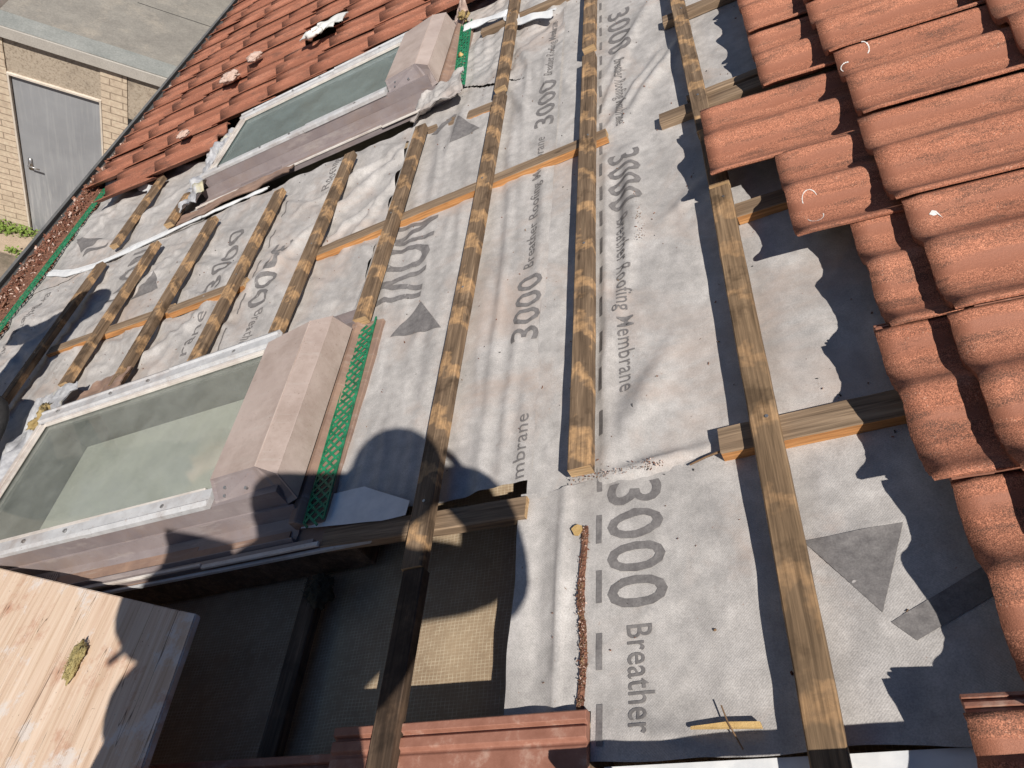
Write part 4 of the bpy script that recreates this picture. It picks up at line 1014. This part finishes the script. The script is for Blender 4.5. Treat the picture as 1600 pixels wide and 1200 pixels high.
mb = MB(); mb.tube([(-.05, -.012, .004), (-.02, -.004, .006), (.01, .0, .009), (.03, .006, .006)], .0016, 6, taper=1.6)
o = link('twig', mb.mesh('twig', [M['twig']]), None, roof_matrix(-.185, .795, .010)); tag(o, 'thin brown twig at the pointed end of the cross timber', 'twig', 'twigs lying on the membrane')
mb = MB(); mb.add([(cos(a) * .008 * (1.2 + .3 * sin(a * 3)), sin(a) * .011, z) for z in (0, .003) for a in [2 * pi * k / 9 for k in range(9)]], [tuple(range(9)), tuple(range(17, 8, -1))] + [(k, (k + 1) % 9, (k + 1) % 9 + 9, k + 9) for k in range(9)])
o = link('wood_chip', mb.mesh('wood_chip', [M['splinter']]), None, roof_matrix(-.442, .694, .012)); tag(o, 'orange wood chip at the top of the sawdust line', 'chip')
# scattered specks on all membranes
mb = MB()
for k in range(1100):
    u = r.uniform(-3.2, .2); v = r.uniform(.4, 3.4) ** 1
    if u < -.56 and v < .9 or (-2.4 < u < -1.0 and (v < 1.6 or v > 2.6)): continue
    hf = h_lower if (u > -.55 and v < .79) else h_right if u > -.58 else h_mid if u > -1.15 else h_left
    s_ = r.uniform(.0005, .0022)
    chip(Vector((u, v, hf(u, v) + .002)), s_)
o = link('grit', mb.mesh('grit', [M['debris'], M['twig'], M['darkseam']]), None, roof_matrix(0, 0, 0)); o['kind'] = 'stuff'; o['label'] = 'scattered dark grit specks over the membranes'; o['category'] = 'grit'
# lime marks on tiles
def tz(y): return .0150 * cos(2 * pi * y / .15 + .35 * sin(2 * pi * y / .15))
def arcmark(key, x, y, rad, a0, a1, label, w_=.0016):
    P = [(x + cos(a0 + (a1 - a0) * k / 18) * rad, y + sin(a0 + (a1 - a0) * k / 18) * rad * 1.2) for k in range(19)]; mb = MB(); vs = []
    for k, p in enumerate(P):
        q = P[min(k + 1, 18)]; q0 = P[max(k - 1, 0)]; d = Vector((q[0] - q0[0], q[1] - q0[1])).normalized(); ww = w_ * (.35 + 1.2 * abs(noise.noise(Vector((k * .5, x * 50, 0)))))
        for s_ in (-1, 1):
            xx, yy = p[0] - d.y * ww * s_, p[1] + d.x * ww * s_; vs.append((xx, yy, tz(yy) + .0009))
    mb.add(vs, [(2 * k, 2 * k + 2, 2 * k + 3, 2 * k + 1) for k in range(18)])
    o = link('lime_mark', mb.mesh('lime_mark', [M['whitemark']]), None, PLACED[key].matrix_world.copy()); tag(o, label, 'mark', 'white lime marks on tiles'); return o
arcmark((.03, 1.18), .042, .115, .014, 0.3, 3.4, 'upper white scratched ring on the tile beside the gap', .0011)
arcmark((.03, 1.18), .044, .075, .015, 3.4, 6.4, 'lower white scratched ring on the tile beside the gap', .0011)
arcmark((0, 3), .020, .235, .014, 1.2, 3.8, 'white crescent mark on the tile at the top right', .0022)
arcmark((0, 3), .060, .27, .012, -1.0, 1.6, 'second white crescent mark at the top right corner', .0022)
mb = MB(); q = [(.034, .250), (.040, .245), (.046, .246), (.052, .236), (.046, .253), (.040, .256)]
mb.add([(x, y, tz(y) + .001) for x, y in q], [tuple(range(6))])
o = link('bird_dropping', mb.mesh('bird_dropping', [M['whitemark']]), None, PLACED[(0, 1)].matrix_world.copy()); tag(o, 'white bird dropping on a tile of the second course', 'dropping')

# ------------------------------------------------------------------ scaffold board with wool scrap
BZ = CAM_H - 1.70
def board(poly, n0, n1, label, name='scaffold_board'):
    bm = bmesh.new(); f = bm.faces.new([bm.verts.new((p[0] - poly[0][0], p[1] - poly[0][1], 0)) for p in poly])
    r_ = bmesh.ops.extrude_face_region(bm, geom=[f]); 
    for q in r_['geom']:
        if isinstance(q, bmesh.types.BMVert): q.co.z += n1 - n0
    bmesh.ops.recalc_face_normals(bm, faces=bm.faces)
    bmesh.ops.bevel(bm, geom=list(bm.edges) + list(bm.verts), offset=.0025, segments=2, affect='EDGES')
    me = bpy.data.meshes.new(name); bm.to_mesh(me); bm.free(); me.materials.append(M['board'])
    o = link(name, me, None, roof_matrix(poly[0][0], poly[0][1], n0)); tag(o, label, 'board'); return o
board([(-1.228, .612), (-1.208, .16), (-1.21, -1.5), (-2.10, -1.5), (-2.10, .866), (-1.30, .632)], .072, .088, 'pale scaffold board with cracks and dirt lying at the bottom left')
mb = MB(); mb.box(-.75, .55, -1.3, .05, -.036, 0)
o = link('standing_platform', mb.mesh('standing_platform', [M['board']], bevel=.006), None, Matrix.Translation((-.20, 0.0, BZ))); tag(o, 'timber platform under the photographer feet behind the frame', 'platform')
def wblob(name, loc, r_, mat_, label, cat, seed, sc, rough):
    o = blob(name, 0, 0, 0, r_, mat_, label, cat, seed, sc, None, rough); o.matrix_world = Matrix.Translation(loc) @ Matrix.Rotation(radians(-35), 4, 'Z'); return o
def fuzz(o, R_, n, seed, mat_, sc=(1, 1, 1)):
    rr = random.Random(seed); mb = MB()
    for k in range(n):
        d = Vector((rr.gauss(0, 1), rr.gauss(0, 1), abs(rr.gauss(0, 1)))).normalized(); p = Vector((d.x * sc[0], d.y * sc[1], d.z * sc[2])) * R_ * .9
        t = Vector((rr.gauss(0, 1), rr.gauss(0, 1), rr.gauss(0, .6))).normalized() * R_ * rr.uniform(.15, .6)
        mb.tube([p, p + t * .5 + d * R_ * .1, p + t], R_ * .018, 3)
    link('fibres', mb.mesh('fibres', [mat_]), o, I4)
wool = blob('wool_scrap', -1.52, .545, .100, .017, M['fluff'], 'yellowish mineral wool scrap lying on the scaffold board', 'insulation', 5, (.8, 2.3, .6), None, .5)
fuzz(wool, .017, 260, 3, M['fluff'], (.9, 2.5, .8)); fuzz(CL[0], .032, 200, 4, M['darkfluff'])

# ------------------------------------------------------------------ garage and yard
GA = 0.0841; GP = Vector((-3.789, 6.458, 0))
GM = Matrix.Translation(GP) @ Matrix.Rotation(GA, 4, 'Z')
WT = 2.39
root = empty('garage', GM); tag(root, 'cream brick garage with grey door and flat felt roof below the eaves', 'garage')
mb = MB(); mb.box(-.9, 0.0, 0, .22, 0, WT); mb.box(.82, 1.053, 0, .22, 0, WT); mb.box(1.06, 6.5, .02, .22, 0, 1.98); mb.box(-.9, 6.5, .23, .24, 0, WT - .01)
link('wall', mb.mesh('wall', [M['brick']]), root, I4)
mb = MB(); mb.box(.004, .816, .012, .05, 1.985, WT - .004); mb.box(1.058, 6.4, .004, .04, 1.87, WT - .004)
link('wall_panel', mb.mesh('wall_panel', [M['panel']]), root, I4)
mb = MB(); mb.box(1.056, 2.6, .001, .019, .02, 1.868)
link('dark_opening', mb.mesh('dark_opening', [M['black']]), root, I4)
d_ = link('door', (lambda m_: (m_.box(.022, .797, .03, .07, .01, 1.955), m_.mesh('door', [M['door']], bevel=.003))[1])(MB()), root, I4)
mb = MB(); mb.box(0, .018, -.008, .06, 0, 1.984); mb.box(.801, .819, -.008, .06, 0, 1.984); mb.box(.018, .801, -.010, .06, 1.960, 1.984)
link('door_frame', mb.mesh('door_frame', [M['trim']], bevel=.002), root, I4)
mb = MB(); mb.box(.075, .115, .018, .029, .88, 1.02); mb.tube([(.095, .02, .96), (.095, -.03, .96), (.10, -.034, .96), (.20, -.034, .955)], .008, 8)
link('door_handle', mb.mesh('door_handle', [M['screw']], True), d_, I4)
mb = MB()
for z in (.3, 1.6): mb.tube([(.80, .02, z), (.80, .02, z + .08)], .008, 8)
link('hinges', mb.mesh('hinges', [M['rusty']], True), d_, I4)
mb = MB(); mb.box(-.10, 6.5, -.045, -.030, WT - .035, WT + .07)
link('fascia', mb.mesh('fascia', [M['fascia']], bevel=.002), root, I4)
mb = MB()
mb.prism([(-.030, WT), (-.030, WT + .068), (.20, WT + .075), (.23, WT + .05), (9.0, WT + .05), (9.0, WT)], -.10, 6.5, 0, 'x')
rf = link('roof', mb.mesh('roof', [M['felt']]), root, I4)
mb = MB(); mb.prism([(-.024, WT + .069), (.195, WT + .0775), (.195, WT + .0795), (-.024, WT + .072)], -.09, .74, 0, 'x'); mb.prism([(-.024, WT + .0705), (.195, WT + .0785), (.195, WT + .0835), (-.024, WT + .0755)], .742, 6.4, 0, 'x')
link('roof_edge_felt', mb.mesh('roof_edge_felt', [M['felt2']]), rf, I4)
mb = MB()
def seam(p, q, w_=.008):
    a = Vector((*p, 0)); b = Vector((*q, 0)); pts = []
    for k in range(25):
        t = k / 24; c_ = a.lerp(b, t); pts.append((c_.x + .004 * noise.noise(Vector((t * 20, p[0], 0))), c_.y + .012 * noise.noise(Vector((t * 9, p[1], 1))), WT + .052))
    for k in range(24):
        A, B = Vector(pts[k]), Vector(pts[k + 1]); d = (B - A).normalized(); n_ = Vector((-d.y, d.x, 0)) * w_ * (1 + .6 * noise.noise(Vector((k * .7, 1, 1))))
        mb.add([A - n_, B - n_, B + n_, A + n_], [(0, 1, 2, 3)])
seam((-.1, .235), (6.4, .235), .006); seam((.8, 1.15), (6.4, 1.2), .005); seam((-.1, 2.4), (6.4, 2.45), .005); seam((.2, 1.15), (.5, 1.14), .003); seam((-.1, 3.6), (6.4, 3.6), .005)
link('felt_seam', mb.mesh('felt_seam', [M['darkseam']]), rf, I4)
for k in range(14):
    pass
mb = MB(); mb.box(-7, -.14, .1, 9, 0, WT - .05)
o = link('neighbour_garage', mb.mesh('neighbour_garage', [M['felt3']], bevel=.01), None, GM); tag(o, 'lower brown felt topped garage beside the cream one at the top left', 'garage')
# slim white ladder against the garage far off
root = empty('ladder', Matrix.Translation((-2.62, 8.35, WT + .05)) @ Matrix.Rotation(radians(12), 4, 'X')); tag(root, 'pale aluminium ladder standing on the garage roof behind the eaves', 'ladder')
for x in (0, .33):
    mb = MB(); mb.box(x, x + .03, 0, .06, 0, 2.6); link('rail', mb.mesh('rail', [M['pale']], bevel=.003), root, I4)
for k in range(9):
    mb = MB(); mb.tube([(.03, .03, .2 + k * .28), (.33, .03, .2 + k * .28)], .014, 8); link('rung', mb.mesh('rung', [M['alu']], True), root, I4)
# paving strip and weeds
mb = MB()
for k in range(9): mb.box(-.9 + k * .605, -.9 + k * .605 + .598, -.42, -.012, .002, .03)
o = struct('pavement', mb.mesh('pavement', [M['slab']], bevel=.004), GM)
def weed(x, y, s, nleaf, label, seed):
    rr = random.Random(seed); rt = empty('weed', GM @ Matrix.Translation((x, y, .004))); tag(rt, label, 'weed', 'weeds growing in the yard by the garage')
    mb = MB(); st = MB()
    for k in range(nleaf):
        a = rr.uniform(0, 2 * pi); d = rr.uniform(.1, 1) * s; px, py, h = cos(a) * d * 1.6, sin(a) * d * .6, rr.uniform(.02, .10)
        st.tube([(px * .5, py * .5, 0), (px, py, h)], .0015, 4)
        L_ = rr.uniform(.012, .028); b_ = rr.uniform(0, 2 * pi); A = Vector((px, py, h)); D = Vector((cos(b_), sin(b_), rr.uniform(-.2, .4))) * L_; S_ = Vector((-sin(b_), cos(b_), rr.uniform(-.3, .3))) * L_ * .55
        mb.add([A, A + D * .5 + S_, A + D * 1.2, A + D * .5 - S_], [(0, 1, 2, 3)])
    link('leaves', mb.mesh('leaves', [M['leaf']]), rt, I4); link('stems', st.mesh('stems', [M['leaf']]), rt, I4)
weed(-.10, -.08, .16, 240, 'dense yellow green weeds along the brick wall by the door foot', 1)
weed(-.32, -.10, .16, 220, 'green weeds further left along the brick wall', 2)
weed(.0, -.40, .07, 60, 'small weed tuft at the edge of the slabs', 3)
weed(-.55, -.95, .12, 130, 'weed clump in the concrete crack nearer the gutter', 4)

# ------------------------------------------------------------------ people
def skin_body(name, joints, edges, mat_, root, sub=2):
    me = bpy.data.meshes.new(name); names = list(joints); idx = {k: i for i, k in enumerate(names)}
    me.from_pydata([Vector(joints[k][0]) for k in names], [(idx[a], idx[b]) for a, b in edges], [])
    o = bpy.data.objects.new(name, me); COL.objects.link(o)
    sm = o.modifiers.new('s', 'SKIN'); sb = o.modifiers.new('d', 'SUBSURF'); sb.levels = sub; sb.render_levels = sub
    sk = me.skin_vertices[0].data
    for k in names:
        r_ = joints[k][1]; sk[idx[k]].radius = r_ if hasattr(r_, '__len__') else (r_, r_); sk[idx[k]].use_root = (k == root)
    dg = bpy.context.evaluated_depsgraph_get(); m2 = bpy.data.meshes.new_from_object(o.evaluated_get(dg)); bpy.data.objects.remove(o)
    for p in m2.polygons: p.use_smooth = True
    m2.materials.clear(); m2.materials.append(mat_); m2.name = name
    return m2
def hand(J, E, wrist, key, d, side, curl=.5, r0=.0085):
    """adds palm, fingers, thumb to joint dict; d = pointing direction, side = thumb side"""
    wv = Vector(J[wrist][0]); d = Vector(d).normalized(); side = (Vector(side) - d * Vector(side).dot(d)).normalized(); up = d.cross(side)
    pm = key + 'palm'; J[pm] = (wv + d * .05, (.030, .016)); E.append((wrist, pm))
    for k in range(4):
        off = side * (.027 - .018 * k); L_ = (.070, .078, .072, .058)[k]
        a = wv + d * .088 + off; b = a + d * L_ * .45 + up * L_ * .25 * curl; c = b + d * L_ * .25 * (1 - curl) + up * L_ * .5 * curl
        for i, p in enumerate((a, b, c)): J[f'{key}f{k}{i}'] = (p, r0 * (1 - .12 * i))
        E += [(pm, f'{key}f{k}0'), (f'{key}f{k}0', f'{key}f{k}1'), (f'{key}f{k}1', f'{key}f{k}2')]
    a = wv + d * .035 + side * .034; b = a + d * .03 + side * .018; c = b + d * .025 + up * .012
    for i, p in enumerate((a, b, c)): J[f'{key}t{i}'] = (p, r0 * 1.15)
    E += [(pm, f'{key}t0'), (f'{key}t0', f'{key}t1'), (f'{key}t1', f'{key}t2')]
def V3(x, y, z): return Vector((x, y, z + CAM_H))
PCH = (-0.395, -0.26, -0.35); TL0 = (-0.363, -0.248, -0.4); TL1 = (-0.438, -0.354, -0.4)
# photographer: stands on the board behind and below the camera, phone held before the face
FZ = BZ - CAM_H
root = empty('person', Matrix.Translation((-.10, -.30, BZ))); tag(root, 'photographer in dark jacket holding up a phone, whose shadow falls on the roof', 'person')
inv = root.matrix_world.inverted()
J = {'hips': (V3(-.13, -.20, -.70), .215), 'waist': (V3(-.15, -.23, -.46), .215), 'chest': (V3(-.13, -.26, -.22), .215), 'collar': (V3(-.045, -.25, .0), .11),
     'neck': (V3(-.032, -.19, .09), .058), 'skull0': (V3(-.032, -.13, .15), .078), 'skull1': (V3(-.03, -.105, .21), .088), 'skull2': (V3(-.03, -.11, .26), .065),
     'nose': (V3(-.028, -.03, .165), .012), 'shL': (V3(-.15, -.27, -.01), .10), 'shR': (V3(.075, -.24, .0), .085), 'elL': (V3(-.235, -.072, -.12), .105), 'elR': (V3(.235, -.10, -.11), .066), 'faR': (V3(.210, -.03, -.045), .050),
     'wrL': (V3(-.120, -.075, -.04), .050), 'wrR': (V3(.152, .004, .008), .066),
     'thL': (V3(-.21, -.15, -.80), .12), 'thR': (V3(.04, -.17, -.76), .13), 'knL': (V3(-.22, -.12, -1.2), .08), 'knR': (V3(.03, -.12, -1.2), .08), 'anL': (V3(-.24, -.22, FZ + .09), .048), 'anR': (V3(.02, -.22, FZ + .09), .048),
     'toL': (V3(-.26, -.08, FZ + .035), .038), 'toR': (V3(.02, -.08, FZ + .035), .038)}
E_ = [('hips', 'waist'), ('waist', 'chest'), ('chest', 'collar'), ('collar', 'neck'), ('neck', 'skull0'), ('skull0', 'skull1'), ('skull1', 'skull2'), ('skull0', 'nose'), ('collar', 'shL'), ('collar', 'shR'), ('shL', 'elL'), ('shR', 'elR'), ('elL', 'wrL'), ('elR', 'faR'), ('faR', 'wrR'),
      ('hips', 'thL'), ('hips', 'thR'), ('thL', 'knL'), ('thR', 'knR'), ('knL', 'anL'), ('knR', 'anR'), ('anL', 'toL'), ('anR', 'toR')]
hand(J, E_, 'wrL', 'L', (.75, .15, .55), (.2, .6, .8), .6)
hand(J, E_, 'wrR', 'R', (-.8, .12, .15), (0, .3, .9), .15)
me = skin_body('body', J, E_, M['jacket'], 'hips')
me.materials.append(M['skin']); me.materials.append(M['trousers']); me.materials.append(M['boot'])
hc = V3(-.03, -.11, .17)
for p in me.polygons:
    c_ = p.center
    if (c_ - hc).length < .16 and c_.z > CAM_H + .07: p.material_index = 1
    elif c_.z > CAM_H - .12 and c_.y > -.085: p.material_index = 1
    elif c_.z < BZ + .12: p.material_index = 3
    elif c_.z < CAM_H - .66: p.material_index = 2
link('body', me, root, inv)
bm = bmesh.new(); bmesh.ops.create_icosphere(bm, subdivisions=3, radius=.108)
for q in bm.verts: q.co = Vector((q.co.x * .92, q.co.y * 1.0, q.co.z * 1.0)) + V3(-.03, -.145, .212)
bmesh.ops.delete(bm, geom=[q for q in bm.verts if q.co.y > -.09 and q.co.z < CAM_H + .235 or q.co.z < CAM_H + .12], context='VERTS')
me = bpy.data.meshes.new('hair'); bm.to_mesh(me); bm.free(); me.materials.append(M['hair']); link('hair', me, root, inv)
mb = MB()
for x in (-.062, .002): mb.tube([(x, -.043, CAM_H + .185), (x, -.036, CAM_H + .185)], .011, 10)
link('eyes', mb.mesh('eyes', [M['plasticwhite']], True), root, inv)
mb = MB(); T = [V3(-.480, -.159, -.25), V3(-.298, -.134, -.25), V3(-.20, -.30, -.30), V3(-.455, -.299, -.25)]; mb.add([*T, *[t + Vector((0, 0, .006)) for t in T]], [(0, 1, 2, 3), (7, 6, 5, 4), (0, 4, 5, 1), (1, 5, 6, 2), (2, 6, 7, 3), (3, 7, 4, 0)])
link('shadow_flap', mb.mesh('shadow_flap', [M['jacket']]), root, inv)  # flat flap shaped to cast the pointed spike in the figure's shadow
bm = bmesh.new(); bmesh.ops.create_icosphere(bm, subdivisions=3, radius=.058)
for q in bm.verts: q.co = Vector((q.co.x * 1.5, q.co.y * 1.3, q.co.z * 1.5)) * (1 + .15 * noise.noise(q.co * 30)) + V3(*PCH)
me = bpy.data.meshes.new('shadow_lump'); bm.to_mesh(me); bm.free(); me.materials.append(M['boot']); link('shadow_lump', me, root, inv)  # lump added to widen the figure's shadow on the board
bm = bmesh.new(); bmesh.ops.create_icosphere(bm, subdivisions=3, radius=.055)
for q in bm.verts: q.co = Vector((q.co.x * 1.2, q.co.y * 1.3, q.co.z * 1.5)) * (1 + .15 * noise.noise(q.co * 30)) + V3(-.318, -.325, -.5)
me = bpy.data.meshes.new('lower_shadow_lump'); bm.to_mesh(me); bm.free(); me.materials.append(M['boot']); link('lower_shadow_lump', me, root, inv)  # second added lump, fills the lit gap in the figure's shadow
mb = MB(); mb.tube([V3(*TL0), (V3(*TL0) + V3(*TL1)) * .5 + Vector((0, 0, .01)), V3(*TL1)], .010, 8, taper=.6); link('shadow_spike', mb.mesh('shadow_spike', [M['boot']], True), root, inv)  # thin tube added to cast the narrow finger of shadow
# phone just behind the lens
Rc = camo.matrix_world.to_3x3()
ph = MB(); ph.box(-.045, .105, -.060, .015, .006, .014)
o = link('phone', ph.mesh('phone', [M['phone']], bevel=.003), None, camo.matrix_world.copy()); tag(o, 'black phone held in both hands behind the camera', 'phone')
# second worker kneeling at the left edge
KP = RP(-2.75, 1.50, 0)
root = empty('person', Matrix.Translation(KP)); tag(root, 'kneeling worker in black trousers cut off by the left edge', 'person'); inv = root.matrix_world.inverted()
J = {'hips': (V3(-1.30, 1.42, -2.36), (.14, .12)), 'waist': (V3(-1.32, 1.48, -2.22), (.13, .11)), 'chest': (V3(-1.31, 1.56, -2.08), (.15, .12)), 'collar': (V3(-1.28, 1.63, -1.98), (.09, .08)), 'neck': (V3(-1.26, 1.66, -1.94), .052), 'skull0': (V3(-1.22, 1.69, -1.89), .072), 'skull1': (V3(-1.20, 1.70, -1.83), .085), 'skull2': (V3(-1.20, 1.70, -1.78), .06),
     'nose': (V3(-1.12, 1.72, -1.86), .012), 'shL': (V3(-1.43, 1.60, -2.04), .062), 'shR': (V3(-1.24, 1.50, -2.02), .062), 'elL': (V3(-1.55, 1.70, -2.28), .044), 'elR': (V3(-1.22, 1.52, -2.24), .044), 'wrL': (V3(-1.50, 1.86, -2.42), .028), 'wrR': (V3(-1.30, 1.72, -2.40), .028),
     'thR': (V3(-1.24, 1.40, -2.42), .09), 'knR': (V3(-1.055, 1.50, -2.44), .066), 'anR': (V3(-1.10, 1.25, -2.60), .045), 'toR': (V3(-1.14, 1.20, -2.68), .038),
     'thL': (V3(-1.38, 1.40, -2.44), .09), 'knL': (V3(-1.52, 1.52, -2.78), .062), 'anL': (V3(-1.55, 1.25, -2.95), .045), 'toL': (V3(-1.60, 1.20, -3.02), .038)}
E_ = [('hips', 'waist'), ('waist', 'chest'), ('chest', 'collar'), ('collar', 'neck'), ('neck', 'skull0'), ('skull0', 'skull1'), ('skull1', 'skull2'), ('skull0', 'nose'), ('collar', 'shL'), ('collar', 'shR'), ('shL', 'elL'), ('shR', 'elR'), ('elL', 'wrL'), ('elR', 'wrR'),
      ('hips', 'thL'), ('hips', 'thR'), ('thL', 'knL'), ('thR', 'knR'), ('knL', 'anL'), ('knR', 'anR'), ('anL', 'toL'), ('anR', 'toR')]
hand(J, E_, 'wrL', 'L', (.2, .6, -.7), (.8, .2, 0), .4); hand(J, E_, 'wrR', 'R', (-.2, .6, -.7), (-.8, .2, 0), .4)
me = skin_body('body', J, E_, M['trousers'], 'hips')
me.materials.append(M['jacket']); me.materials.append(M['skin'])
for p in me.polygons:
    c_ = p.center
    if c_.z > CAM_H - 1.93 or (c_.y > 1.75 and c_.z < CAM_H - 2.3): p.material_index = 2
    elif c_.z > CAM_H - 2.26: p.material_index = 1
link('body', me, root, inv)
